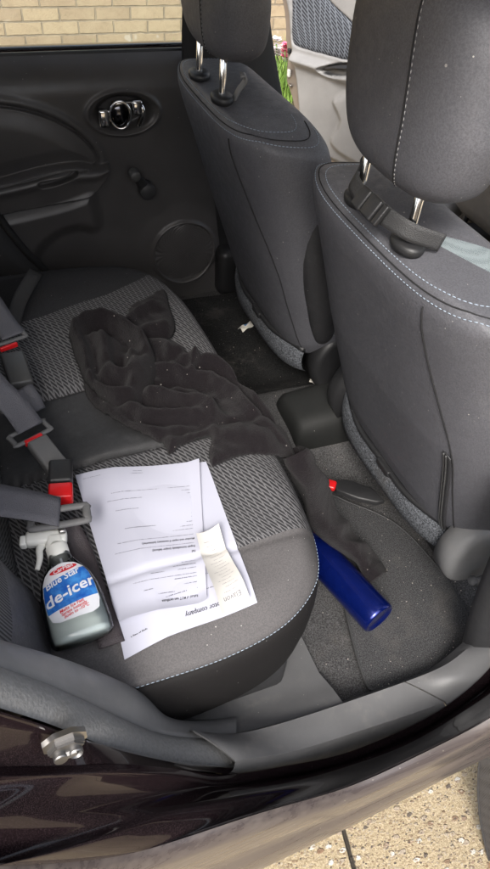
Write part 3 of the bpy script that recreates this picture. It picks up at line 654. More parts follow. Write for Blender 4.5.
sheet(blend(U1, U2, 5, .004)+blend(U2, U3, 8, -.006)+blend(U3, U4, 10, .007)+[U4, U4+np.array([0, .002, -.006])], 'sill', 'paint', body, label='glossy dark brown painted sill and quarter panel')
L5 = row([(-40, 1010, -.805), (60, 965, -.805), (150, 925, -.805), (260, 870, -.805), (350, 827, -.80), (477, 762, -.79), (520, 742, -.785), (600, 690, -.78)], 260, BACK)
U4b = U4+np.array([0, .004, -.007]); U4c = U4+np.array([0, -.012, -.016])
q1 = U4c*(.6)+L5*.4+np.array([0, .0, 0]); q2 = U4c*.35+L5*.65
sheet([U4b, U4c]+blend(U4c, q1, 6, .003)+blend(q1, q2, 5, -.006)+blend(q2, L5, 6, .004)+[L5, L5+np.array([0, .01, -.012]), L5+np.array([0, .08, -.02])], 'rocker_panel', 'rocker_paint', body, label='dull scuffed lower rocker panel reflecting the paving')
# scuff plate in two lengths
Si = row([(190, 730, -.655), (232, 734, -.655), (272, 726, -.655), (350, 701, -.655), (438, 669, -.655), (465, 650, -.655), (490, 627, -.65), (530, 570, -.645)], 220)
So = row([(232, 762, -.702), (238, 760, -.702), (290, 752, -.702), (350, 734, -.702), (444, 702, -.702), (468, 684, -.70), (492, 660, -.695), (545, 585, -.69)], 220)
Sb = row([(228, 772, -.709), (234, 776, -.709), (290, 766, -.709), (350, 753, -.709), (430, 718, -.709), (468, 691, -.705), (495, 664, -.70), (560, 570, -.69)], 220)
def scuff(a, b, name, lab):
    rows = [Si+np.array([0, .02, -.05])]+bulge(Si, So, .0025, 8)+bulge(So, Sb, .003, 5)[1:]; R = np.array(rows)[:, a:b]; e = R[:, :1].copy(); R = np.concatenate([e+np.array([0, .0, -.006]), R, R[:, -1:]+np.array([0, 0, -.006])], 1)
    V, F = grid(R); obj(name, V, F, 'scuff_plastic', car, label=lab, auto=28)
# split where the photo shows the joint (px 444)
jx = int(np.argmin(np.abs(So[:, 0]-at(444, 702, 1, -.702)[0])))
scuff(2, jx, 'scuff_plate', 'long grey plastic sill cover'); scuff(jx, 219, 'pillar_sill_trim', 'grey sill trim curving up to the near pillar')
# inner trims between seal and bench
A1 = row([(-40, 628, -.59), (10, 644, -.59), (50, 654, -.59), (100, 672, -.595), (145, 694, -.60), (168, 720, -.60), (200, 722, -.60), (236, 716, -.60)], 150, UP)
A0 = A1+np.array([0, .03, -.06])
V, F = grid(np.array([A0]+bulge(A1, sealT, .010, 8)+[sealT+np.array([0, .0, -.01])])); obj('wheel_arch_trim', V, F, 'trim_plastic', car, label='grey plastic wheel arch trim beside the near cushion')
# plain riser between scuff plate and carpet
B0 = np.array([(x, -.575, .335) for x in np.linspace(-.30, .02, 40)]); B1 = np.array([(x, -.662, .385+.05*sm(-x, .12, .30)) for x in np.linspace(-.30, .02, 40)])
V, F = grid(np.array([B0+np.array([0, .12, -.003]), B0, B0*.5+B1*.5+np.array([0, 0, .004]), B1])); obj('sill_riser', V, F, 'grey_plastic', car)
# near pillar foot, seen at the right edge
m = MB(); P = spline([at(455, 690, 1, -.64), at(466, 640, 1, -.64), at(478, 600, 1, -.64), at(496, 555, 1, -.64), at(520, 500, 1, -.64)], 24)
R = []
for k, p in enumerate(P): R.append([p+np.array(v) for v in ((0, -.02, 0), (0, .0, .0), (.004, .012, 0), (.02, .02, 0), (.16, .02, 0), (.17, -.045, 0), (.02, -.05, 0))])
V, F = rings(R); m.add(V, F); V2 = m
obj('centre_pillar', m.V, m.F, 'dark_plastic', car, auto=60, label='foot of the near centre pillar at the right edge')
m = MB(); p0 = at(496, 555, 1, -.64); m.add(*rbox((p0[0]+.13, -.62, 1.1), (.14, .08, .9), .02)); m.build('pillar_trim', 'dark_plastic', car)
# striker
K = holder('door_striker', car, 'silver striker bolt on the near door frame'); sp_ = at(66, 745, 1, -.722)
m = MB(); n3 = np.array([0.05, -1, .15]); n3 /= np.linalg.norm(n3); u3 = np.cross([0, 0, 1], n3); u3 /= np.linalg.norm(u3); v3 = np.cross(n3, u3)
hexa = [(.0155*cos(b)*1.15, .0110*sin(b)) for b in np.linspace(0, 2*pi, 6, endpoint=False)]
V, F = prism(hexa, sp_-n3*.002, -u3, v3, -.006, 0); m.add(V, F)
V, F = prism([(p[0]*.92, p[1]*.92) for p in hexa], sp_+n3*.004, -u3, v3, -.002, 0); m.add(V, F)
for q in (-.0072, .0072):
    a = np.linspace(0, 2*pi, 20, endpoint=False); R = [[sp_+u3*q-v3*.004+n3*h+r_*(cos(b)*u3+sin(b)*v3) for b in a] for h, r_ in ((.003, .0070), (.010, .0070), (.0112, .0062), (.007 if q > 0 else .0116, .0038))]; m.add(*rings(R))
P = np.array([sp_+u3*q-v3*.004+n3*.007 for q in (-.008, 0, .008)]); m.add(*tube(P, .0045, 8, up=(0, 1, 0)))
obj('striker_bolt', m.V, m.F, 'zinc', K, auto=30)
V, F = prism([(.0225*cos(b)*1.0, .0140*sin(b)+.004) for b in np.linspace(0, 2*pi, 8, endpoint=False)+.39], sp_-n3*.006, -u3, v3, -.006, 0); obj('striker_plate', V, F, 'steel', K, auto=40)

# near rear door, swung open towards the camera: only the rim of its speaker grille shows
D3 = holder('rear_door', car, 'edge of the open near rear door at the right edge of the photo')
dn_ = np.array([-.97, -.24, 0]); dq = np.array([.262, -.80, 0])
pl = np.array([at_plane(p[0], p[1], dq, dn_) for p in [(500, 712), (488, 732), (480, 752), (477, 780), (479, 815), (486, 850), (500, 890), (545, 900), (575, 800), (545, 715)]]); pl = spline(pl, 80, True)
c = pl.mean(0); R = [pl-dn_*.05, pl, c+(pl-c)*.97+dn_*.004, c+(pl-c)*.95+dn_*.001]; V, F = rings(R, cap1=False); obj('grille_rim', V, F, 'dark_plastic', D3)
V, F = rings([c+(pl-c)*.955+dn_*.0015, c+(pl-c)*.5+dn_*.008, c+(pl-c)*.05+dn_*.009], cap0=False); obj('speaker_grille', V, F, 'grille', D3)
m = MB(); ld = np.array([.24, -.97, 0]); m.add(*rbox(dq-dn_*.045+ld*.52+np.array([0, 0, .66]), (1.0, .07, .70), .02, axes(ld, (0, 0, 1)))); obj('door_panel', m.V, m.F, 'dark_plastic', D3)

# ---- upper body that shades the cabin
roof = MB(); X, Y = np.meshgrid(np.linspace(-1.3, .95, 30), np.linspace(-.56, .60, 24), indexing='ij'); Z = 1.50-.05*(Y/.58)**4-.06*((X+.1)/1.2)**4
V, F = grid(np.stack([X, Y, Z], 2)); roof.add(V, F); obj('headliner', roof.V, roof.F, 'roof_lining', car)
V, F = grid(np.stack([X*1.02, Y*1.06, Z+.035], 2)); obj('roof', V, F, 'paint', body)
m = MB(); m.add(*rbox((-.95, .70, .7), (.85, .06, .70), .02)); m.build('quarter_panel', 'dark_plastic', body)
m = MB(); m.add(*rbox((-.98, -.66, .80), (.8, .06, .66), .02)); m.build('quarter_panel', 'paint', body)
m = MB(); m.add(*rbox((-1.36, 0, .72), (.06, 1.3, .8), .02)); m.build('tailgate', 'dark_plastic', body)
# window frame corner at far top left
P = spline([(-.62, .73, 1.005), (-.50, .725, 1.10), (-.38, .70, 1.26), (-.2, .66, 1.40), (.1, .63, 1.44)], 20); V, F = tube(P, .022, 10, up=(0, 1, 0)); obj('window_frame', V, F, 'black_plastic', car)
# dashboard and front bulkhead
m = MB(); m.add(*rbox((1.16, .0, .70), (.30, 1.25, .36), .06)); m.build('dashboard', 'grey_plastic', car)
m = MB(); m.add(*rbox((1.32, .0, .5), (.06, 1.3, .5), .02)); m.build('bulkhead', 'dark_plastic', car)
P = spline([(1.02, .74, .34), (1.12, .74, .42), (1.22, .735, .62), (1.26, .72, .9), (1.1, .68, 1.1), (.85, .60, 1.44)], 30); V, F = tube(P, .05, 14, up=(0, 1, 0), sy=.8); obj('windscreen_pillar', V, F, 'silver_trim', car)

# ---- open front door on the far side
H = np.array([1.335, .80, 0]); Ld = np.array([-.352, .936, 0]); nd = np.array([-.936, -.352, 0])       # along the door, and its inner-face normal
def dpl(px, py, off=0.0):
    p = at_plane(px, py, H+nd*off, nd); return ((p-H)@Ld, p[2])
def DW(s_, z, off=0.0): return H+Ld*s_+np.array([0, 0, z])+nd*off
FD = holder('front_door', car, 'open far front door with pale grey inner panel')
def frontdoor():
    outl = [dpl(*p) for p in [(289, -60), (291, 20), (293, 49), (297, 75), (299, 93), (303, 137), (311, 157), (326, 158), (370, 179), (416, 200), (464, 222), (500, 236), (560, 240), (600, 0), (560, -80), (420, -110)]]
    outl = spline(outl, 140, True); S_, Zg = np.meshgrid(np.linspace(outl[:, 0].min(), outl[:, 0].max(), 200), np.linspace(outl[:, 1].min(), outl[:, 1].max(), 200), indexing='ij')
    d = sdf(outl, S_, Zg); ins = np.array([dpl(*p) for p in [(298, -40), (297, 10), (297, 38), (303, 46), (330, 54), (355, 60), (374, 60), (374, 45), (362, 25), (340, 4), (325, -15), (315, -40)]]); ins = spline(ins, 100, True)
    di = sdf(ins, S_, Zg); off = .035*sm(-d, 0, .03); off = off-.012*sm(-di, -.001, .004)+.006*np.exp(-(di/.004)**2)*0
    arm = spline([dpl(*p) for p in [(293, 50), (320, 56), (350, 64), (380, 72), (420, 78), (440, 90), (400, 96), (350, 84), (320, 72), (294, 62)]], 80, True); da = sdf(arm, S_, Zg); off = off+.03*sm(-da, -.004, .03)
    cup = spline([dpl(*p) for p in [(326, 68), (333, 64), (350, 62), (368, 66), (366, 74), (345, 76), (332, 73)]], 60, True); dc = sdf(cup, S_, Zg); off = off-.045*sm(-dc, -.001, .005)
    low = [dpl(*p) for p in [(340, 95), (345, 120), (335, 140), (355, 160), (420, 190), (500, 200), (500, 95), (400, 80)]]; dlw = sdf(spline(low, 80, True), S_, Zg); off = off+.02*sm(-dlw, -.004, .03)
    V = np.stack([H[0]+Ld[0]*S_+nd[0]*off, H[1]+Ld[1]*S_+nd[1]*off, Zg], 2); Vf, F = grid(V); dm = d.reshape(-1); dim = di.reshape(-1); FF = []; idx = []
    for f in F:
        if max(dm[list(f)]) < .003:
            FF.append(f); idx.append(0)
    used = sorted({i for f in FF for i in f}); mp = {u: k for k, u in enumerate(used)}
    obj('door_panel', Vf[used], [[mp[i] for i in f] for f in FF], 'silver_trim', FD)
    m = MB(); R = [[DW(p[0], p[1], o_) for p in (ins if k == 0 else ins.mean(0)+(ins-ins.mean(0))*k_)] for k, (o_, k_) in enumerate([(.024, 1), (.030, .97), (.034, .85), (.036, .5), (.036, .05)])]
    V, F = rings(R, cap0=False); obj('fabric_insert', V, F, 'pale_fabric_door', FD)
    m = MB(); R = [[DW(p[0], p[1], o_) for p in spline([dpl(*q) for q in [(333, 66), (350, 63.5), (367, 67), (365, 70), (350, 67), (335, 69)]], 40, True)] for o_ in (.02, .052)]; m.add(*rings(R)); m.build('pull_handle', 'black_plastic', FD)
    # steel shell behind, a little larger
    sh = [dpl(*p) for p in [(284, -60), (285, 20), (287, 60), (286, 80), (291, 95), (294, 112), (288, 138), (291, 148), (326, 163), (370, 184), (416, 206), (464, 230), (505, 246), (570, 250), (610, 0), (560, -90), (420, -120)]]; sh = spline(sh, 120, True)
    c_ = sh.mean(0); R = [[DW(p[0], p[1], o_) for p in q] for o_, q in ((-.09, sh), (-.004, sh), (.0, c_+(sh-c_)*.99))]; V, F = rings(R); obj('door_shell', V, F, 'beige_metal', FD, auto=40)
    for p in ((290, 51), (307, 144)): m = MB(); q = dpl(*p); m.add(*rbox(DW(q[0], q[1], .004), (.012, .02, .02), .004)); m.build('shell_plug', 'black_plastic', FD)
    pass
    m = MB(); q = dpl(290, 73); m.add(*rbox(DW(q[0]+.0, q[1], .006), (.012, .022, .03), .005)); m.build('latch', 'white_plastic', FD); m = MB(); q = dpl(291, 85); m.add(*rbox(DW(q[0], q[1], .006), (.012, .03, .012), .004)); m.build('check_link', 'steel', FD)
    q = dpl(452, 208); a = np.linspace(0, 2*pi, 50, endpoint=False)
    for r_, mt in ((.10, 'dark_plastic'),):
        P = np.array([DW(q[0]+r_*cos(b), q[1]+r_*.85*sin(b)+.02, .065) for b in a]); V, F = tube(P, .012, 8, up=tuple(nd), closed=True); obj('speaker_ring', V, F, mt, FD)
        R = [[DW(q[0]+r_*k_*cos(b), q[1]+r_*.85*k_*sin(b)+.02, o_) for b in a] for k_, o_ in ((1, .06), (.8, .052), (.3, .05), (.02, .05))]; V, F = rings(R, cap0=False); obj('speaker_grille', V, F, 'black_plastic', FD)
frontdoor()

# ---- seat belts of the rear bench
def belt(label, pts, side, w=.046, mat='belt_grey'):
    B = holder('seat_belt', car, label); V, F = ribbon(spline(pts, 40), w, .0016, side); obj('webbing', V, F, mat, B); return B
def frame_plate(c, u, v, w, h, bar, parent, name='tongue', mat='grey_plastic'):
    u = np.array(u)/np.linalg.norm(u); v = np.array(v); v = v-u*(v@u); v /= np.linalg.norm(v); m = MB()
    loop = spline([c+u*x*w/2+v*y*h/2 for x, y in ((-.92, -1), (.92, -1), (1, -.6), (1, .6), (.92, 1), (-.92, 1), (-1, .6), (-1, -.6))], 48, True); n = np.cross(u, v); V, F = tube(loop, bar, 8, up=tuple(n), closed=True, sy=.7); obj(name, V, F, mat, parent)
def buckle(c, d, up, L, w, th, parent, red=True, mat='buckle_plastic', rw=.7):
    R_ = axes(d, up); m = MB(); m.add(*rbox(c, (L, w, th), .005, R_)); obj('buckle', m.V, m.F, mat, parent, auto=60)
    if red:
        m = MB(); e = np.array(R_ @ Vector((L*.5-.004, 0, .001))); m.add(*rbox(np.array(c)+e, (.014, w*.78, th*.72), .003, R_)); obj('release_button', m.V, m.F, 'red_plastic', parent)
# belt by the black middle cushion (centre of the photo's left edge)
z = .645
B1 = belt('grey belt lying across the black middle cushion', [at(-40, 340, 2, .80), at(-8, 384, 2, .72), at(14, 405, 2, .685), at(31, 428, 2, .662)], at(44, 421, 2, .66)-at(18, 437, 2, .66))
frame_plate(at(30, 433, 2, .657), at(48, 424, 2, .66)-at(14, 441, 2, .66), at(34, 441, 2, .66)-at(27, 426, 2, .66), .062, .026, .0045, B1)
m = MB(); m.add(*rbox(at(34, 440, 2, .655), (.032, .009, .012), .003, axes(at(45, 434, 2, .655)-at(22, 446, 2, .655), (0, 0, 1)))); m.build('release_button', 'red_plastic', B1)
cb = at(47, 454, 2, .645); dv = at(33, 436, 2, .65)-at(58, 468, 2, .63); buckle(cb, dv, (.15, -.2, 1), .062, .036, .02, B1, red=False, mat='grey_plastic')
V, F = ribbon(spline([at(58, 466, 2, .64), at(63, 476, 2, .625), at(68, 486, 2, .60)], 10), .03, .004, at(70, 462, 2, .63)-at(52, 474, 2, .63)); obj('buckle_stalk', V, F, 'strap_black', B1)
# far belt
B2 = belt('grey belt over the far cushion, buckled and topmost at the left edge', [at(-40, 270, 2, .80), at(-12, 300, 2, .72), at(2, 320, 2, .685), at(14, 336, 2, .67)], at(24, 330, 2, .67)-at(-6, 344, 2, .67))
frame_plate(at(8, 338, 2, .668), at(23, 334, 2, .66)-at(-6, 343, 2, .66), at(10, 346, 2, .66)-at(6, 332, 2, .66), .062, .022, .0045, B2)
m = MB(); m.add(*rbox(at(9, 347, 2, .663), (.034, .006, .010), .002, axes(at(20, 343, 2, .655)-at(0, 350, 2, .655), (0, 0, 1)))); m.build('release_button', 'red_plastic', B2)
buckle(at(17, 370, 2, .65), at(10, 350, 2, .66)-at(24, 392, 2, .64), (.1, -.25, 1), .078, .042, .02, B2, red=False, mat='buckle_plastic')
V, F = ribbon(spline([at(22, 388, 2, .64), at(30, 400, 2, .625), at(36, 412, 2, .605)], 10), .038, .004, at(38, 388, 2, .63)-at(16, 396, 2, .63)); obj('buckle_stalk', V, F, 'belt_grey', B2)
V, F = ribbon(spline([at(36, 272, 2, .64), at(20, 300, 2, .62), at(12, 330, 2, .60)], 10), .03, .004, (0.8, .4, 0)); obj('anchor_strap', V, F, 'strap_black', B2)
# near belt
B3 = belt('grey belt crossing above the spray bottle to an upright tongue plate', [at(-60, 490, 2, .80), at(0, 500, 2, .735), at(35, 506, 2, .70), at(60, 512, 2, .68)], (0.15, 1, .15), .050)
frame_plate(at(59, 517, 2, .675), at(80, 514, 2, .675)-at(38, 521, 2, .675), at(60, 525, 2, .675)-at(59, 509, 2, .675), .078, .028, .006, B3)
m = MB(); m.add(*rbox(at(62, 530, 2, .668), (.010, .012, .008), .003)); m.build('tongue_blade', 'steel', B3)
buckle(at(61, 474, 2, .655), at(61, 500, 2, .655)-at(61, 462, 2, .655), (.0, -.3, 1), .046, .036, .024, B3, red=False, mat='black_plastic')
m = MB(); m.add(*rbox(at(61, 494, 2, .655), (.030, .036, .023), .004, axes(at(61, 500, 2, .655)-at(61, 462, 2, .655), (0, -.3, 1)))); m.build('release_button', 'red_plastic', B3)
V, F = ribbon(spline([at(66, 522, 2, .635), at(80, 548, 2, .612), at(94, 590, 2, .6075), at(106, 625, 2, .604), at(112, 645, 2, .600)], 24), np.linspace(.03, .036, 24), .002, (1, .25, 0)); obj('buckle_cover_strap', V, F, 'strap_mauve', B3)

# ============================================================ LOOSE THINGS
# strap round the near headrest posts
def headstrap():
    c1 = base1+W_*.066; c2 = base1-W_*.066; t = thing('strap', 'black webbing strap with side-release clip round the near headrest posts', 'strap', tuple(c1))
    b = np.array([-.02, 0, .024]); pts = spline([c1+np.array([.012, .016, .055]), c1+np.array([-.004, .012, .040]), c1+b+np.array([0, -.01, .008]), (c1+c2)/2+b*1.1+np.array([-.004, 0, .002]), c2+b+np.array([0, .01, .006]), c2+np.array([-.006, -.014, .026]), c2+np.array([.03, -.03, .016])], 60)
    V, F = ribbon(pts, .024, .0016, (.35, -.1, 1)); obj('webbing', V, F, 'strap_black', t)
    m = MB(); mp = (c1+c2)/2+b*1.25+np.array([-.006, -.004, .002]); ax_ = axes((0, -1, -.05), (-.8, 0, .5)); m.add(*rbox(mp+np.array([0, .016, 0]), (.022, .030, .009), .003, ax_)); m.add(*rbox(mp-np.array([0, .012, 0]), (.026, .030, .011), .003, ax_)); m.add(*rbox(mp-np.array([0, .034, 0]), (.010, .030, .008), .002, ax_)); obj('clip', m.V, m.F, 'black_plastic', t, auto=50)
headstrap()
# hook on the far seat
c1 = base2-W_*.066; t = thing('bag_hook', 'small grey plastic hook behind the far headrest post', 'hook', tuple(c1)); P = spline([c1+np.array([.022, -.005, .0]), c1+np.array([.028, -.010, .018]), c1+np.array([.038, -.014, .034]), c1+np.array([.036, -.016, .044]), c1+np.array([.028, -.014, .044])], 20); V, F = ribbon(P, .012, .004, (0, 1, .4)); obj('hook', V, F, 'trim_plastic', t)

# floor mat
def floormat():
    pl = np.array([at(p[0], p[1], 2, .333)[:2] for p in [(322, 498), (352, 505), (395, 525), (430, 560), (458, 600), (472, 640), (462, 662), (440, 673), (400, 685), (374, 691), (366, 684), (356, 655), (345, 610), (335, 560)]]); pl = spline(pl, 90, True)
    t = thing('floor_mat', 'dark grey carpet mat strewn with crumbs in the near rear footwell', 'floor mat', (.15, -.5, .33)); V, F = prism(pl, (0, 0, .3315), (1, 0, 0), (0, 1, 0), .007, .003); obj('mat', V, F, 'mat_carpet', t, auto=50)
    V, F = tube(np.column_stack([pl, np.full(len(pl), .3365)]), .003, 6, closed=True); obj('binding', V, F, 'strap_black', t)
floormat()
# blue bottle
def blue_bottle():
    r = .0345; zc = .3395+r; b = at(379, 619, 2, zc); a_ = at(327, 563, 2, zc); d = (a_-b)/np.linalg.norm(a_-b); t = thing('water_bottle', 'metallic blue drinks bottle lying on the footwell mat', 'bottle', tuple(b))
    u = np.cross(d, [0, 0, 1]); u /= np.linalg.norm(u); v = np.cross(u, d); a = np.linspace(0, 2*pi, 48, endpoint=False)
    def rv(prof): return rings([[b+d*h+rr*(cos(q)*u+sin(q)*v) for q in a] for h, rr in prof])
    V, F = rv([(.004, .020), (.0035, .026), (.0, .0285), (-.001, .031), (.001, .0335), (.005, r), (.02, r), (.17, r), (.195, r*.93), (.215, r*.68), (.22, r*.6)]); obj('body', V, F, 'blue_metal', t, auto=60)
    V, F = rv([(.219, r*.58), (.222, r*.66), (.25, r*.66), (.254, r*.6)]); obj('cap', V, F, 'black_plastic', t, auto=50)
blue_bottle()
# black tool with red end under the near seat
t = thing('ice_scraper', 'black tool with a red end poking from under the near seat', 'tool', tuple(at(350, 495, 2, .39)))
V, F = prism([(p[0], p[1]) for p in [at(q[0], q[1], 2, .385)[:2] for q in [(334, 481), (352, 482), (372, 490), (384, 502), (376, 504), (358, 500), (336, 492)]]], (0, 0, .380), (1, 0, 0), (0, 1, 0), .012, .004); obj('blade', V, F, 'black_plastic', t, auto=50)
V, F = rbox(at(330, 485, 2, .388), (.026, .024, .014), .005, axes(at(340, 488, 2, .388)-at(320, 482, 2, .388), (0, 0, 1))); obj('red_cap', V, F, 'red_plastic', t)
# litter
def scrap(name, label, px, py, z, sx, sy, ang, extra=None, mats=('scrap',), h=.004):
    c = at(px, py, 2, z); t = thing(name, label, 'litter', tuple(c)); R_ = np.array(Matrix.Rotation(ang, 3, 'Z')); X, Y = np.meshgrid(np.linspace(-.5, .5, 14), np.linspace(-.5, .5, 10), indexing='ij')
    Zz = h*(1-(2*Y)**2)*.9+.0025*np.sin(X*9)*np.cos(Y*7); P = np.stack([X*sx, Y*sy, Zz], 2) @ R_.T + c; V, F = grid(P); V2 = V-np.array([0, 0, .0012]); n = len(V); FF = list(F)+[tuple(i+n for i in f) for f in F]
    idx = [(1 if (extra and extra(*X.reshape(-1)[[f[0]]], *Y.reshape(-1)[[f[0]]])) else 0) for f in F]*2; obj('wrapper', np.vstack([V, V2]), FF, list(mats), t, idx=idx)
scrap('wrapper', 'small white wrapper with a blue print in the far footwell', 247, 326, .352, .055, .020, .45, lambda x, y: abs(x) < .12 and y > 0, ('scrap', 'scrap_blue'))
scrap('paper_scrap', 'crumpled white and brown scrap beside the far seat recliner', 318, 383, .40, .040, .022, -1.2, lambda x, y: x > 0 and abs(y) < .3, ('scrap', 'scrap_brown'), .008)
for px, py, l in ((126, 311, 'crumb on the seam of the far cushion'),):
    pass

# paper sheets
def lerpquad(q, u, v): return (q[0]*(1-u)*(1-v)+q[1]*u*(1-v)+q[2]*u*v+q[3]*(1-u)*v)
def sheet_fn(corners, lift, curl):
    q = [np.array(at(p[0], p[1], 2, p[2])[:2]) for p in corners]     # bl, br, tr, tl in the photo
    def f(u, v):
        p = lerpquad(q, u, v); z = float(bench_top(p[0], p[1]))+lift+curl(u, v); return np.array([p[0], p[1], z])
    return f
def glyphs(text, size, font_bold=False):
    cu = bpy.data.curves.new('t', 'FONT'); cu.body = text; cu.size = size; cu.resolution_u = 2
    if font_bold: cu.offset = size*.02
    o = bpy.data.objects.new('t', cu); C.objects.link(o); dg = bpy.context.evaluated_depsgraph_get(); dg.update(); me = o.evaluated_get(dg).to_mesh(); V = [v.co[:] for v in me.vertices]; F = [tuple(p.vertices) for p in me.polygons]; o.evaluated_get(dg).to_mesh_clear()
    bpy.data.objects.remove(o); bpy.data.curves.remove(cu); return np.array(V), F
def print_on(fn, W, Hh, items, bars, parent, lift=.0006, mat='ink'):
    # items: text, x, y(mm from the page's own top-left), size; page's own top is towards the viewer (the sheet lies upside down to us)
    m = MB()
    def place(x, y): u = 1-x/W; v = y/Hh; p = fn(min(max(u, 0), 1), min(max(v, 0), 1)); return p+np.array([0, 0, lift])
    for tx, x, y, sz, bd in items:
        V, F = glyphs(tx, sz, bd)
        if len(V): m.add([place(x+a[0], y-a[1]) for a in V], F)
    for x0, y0, x1, h in bars:         # small print: runs of short word-length strokes
        x = x0
        while x < x1:
            wl = random.uniform(.0008, .0016); xe = min(x+wl, x1); hh = h*random.uniform(.45, 1); m.add([place(x, y0), place(xe, y0), place(xe, y0+hh), place(x, y0+hh)], [(0, 1, 2, 3)]); x = xe+(.0005 if random.random() < .8 else .0016)
    return obj('printing', m.V, m.F, mat, parent, smooth=False)
def make_sheet(name, label, cat, corners, lift, curl, W, Hh, items, bars, mat='paper', ink='ink', lo=None, n=(40, 56)):
    f = sheet_fn(corners, lift, curl); c = f(.5, .5); t = thing(name, label, cat, tuple(c)); P = np.array([[f(u, v) for v in np.linspace(0, 1, n[1])] for u in np.linspace(0, 1, n[0])]); V, F = grid(P); V2 = V-np.array([0, 0, .0004]); k = len(V)
    obj('sheet', np.vstack([V, V2]), list(F)+[tuple(i+k for i in g_) for g_ in F], mat, t); print_on(f, W, Hh, items, bars, t, mat=ink); return f
zz = .615
body_bars = []
make_sheet('letter', 'lower white letter whose bold heading shows below the certificate', 'letter', [(124, 655, zz-.012), (258, 598, zz), (206, 462, zz), (84, 481, zz-.01)], .006, lambda u, v: .003*sin(u*5)+.006*max(0, .3-u)*0+.002*sin(v*9),
    .21, .297, [('Motor company', .048, .0215, .0098, True)], [(.02, .046, .075, .0016), (.10, .052, .15, .0014), (.03, .070, .065, .0014), (.17, .020, .195, .0022), (.02, .09, .06, .0014), (.02, .12, .05, .0012)])
ti = [('Refusal of MOT test certificate', .020, .017, .0068, True), ('Fail', .018, .098, .0062, True), ('Repair immediately (major defects):', .018, .108, .0062, True), ('Monitor and repair if necessary (advisories):', .018, .124, .0060, True)]
tb = [(.02, .028, .11, .0013), (.02, .038, .05, .0013), (.12, .038, .14, .0013), (.02, .048, .07, .0016), (.02, .054, .16, .0012), (.02, .064, .06, .0015), (.09, .064, .12, .0013), (.02, .071, .07, .0013), (.02, .079, .05, .0012),
      (.02, .113, .18, .0011), (.02, .131, .17, .0011), (.02, .143, .06, .0012), (.02, .150, .05, .0014), (.02, .158, .15, .0016), (.02, .168, .085, .0013), (.02, .175, .055, .0013), (.02, .187, .07, .0015), (.02, .197, .16, .0012), (.02, .208, .11, .0014), (.02, .218, .17, .0012), (.02, .225, .09, .0012), (.02, .233, .16, .0012), (.10, .272, .12, .0014), (.10, .278, .115, .0012), (.17, .276, .20, .0010)]
f_cert = make_sheet('certificate', 'upper white printed sheet with test certificate wording, curling at its lower corner', 'paper', [(119, 621, zz), (207, 601, zz), (199, 463, zz), (76, 479, zz-.008)], .0095, lambda u, v: .004*sin(u*4+1)+.003*sin(v*8)+.008*max(0, (.10-v)/.10)**2+.006*max(0, u-.9)/.1,
    .21, .290, ti, tb)
# grey margin bar beside the advisories
m = MB(); q = [f_cert(.945, .30), f_cert(.955, .30), f_cert(.955, .42), f_cert(.945, .42)]
make_sheet('receipt', 'narrow cream till receipt lying across the right edge of the letter', 'receipt', [(222, 612, zz+.004), (250, 598, zz+.004), (218, 531, zz+.006), (196, 541, zz+.006)], .0135, lambda u, v: .006*(u-.5)**2*4+.004*sin(v*7)+.010*max(0, v-.8)/.2, .056, .150,
    [('Elavon', .010, .022, .0135, False)], [(.012, .029, .04, .0010)]+[(.008+.004*(k % 3), .038+.0068*k, .034+.010*((k*7) % 3)/2, .0010) for k in range(15)], 'paper_warm', 'ink_grey', n=(16, 40))

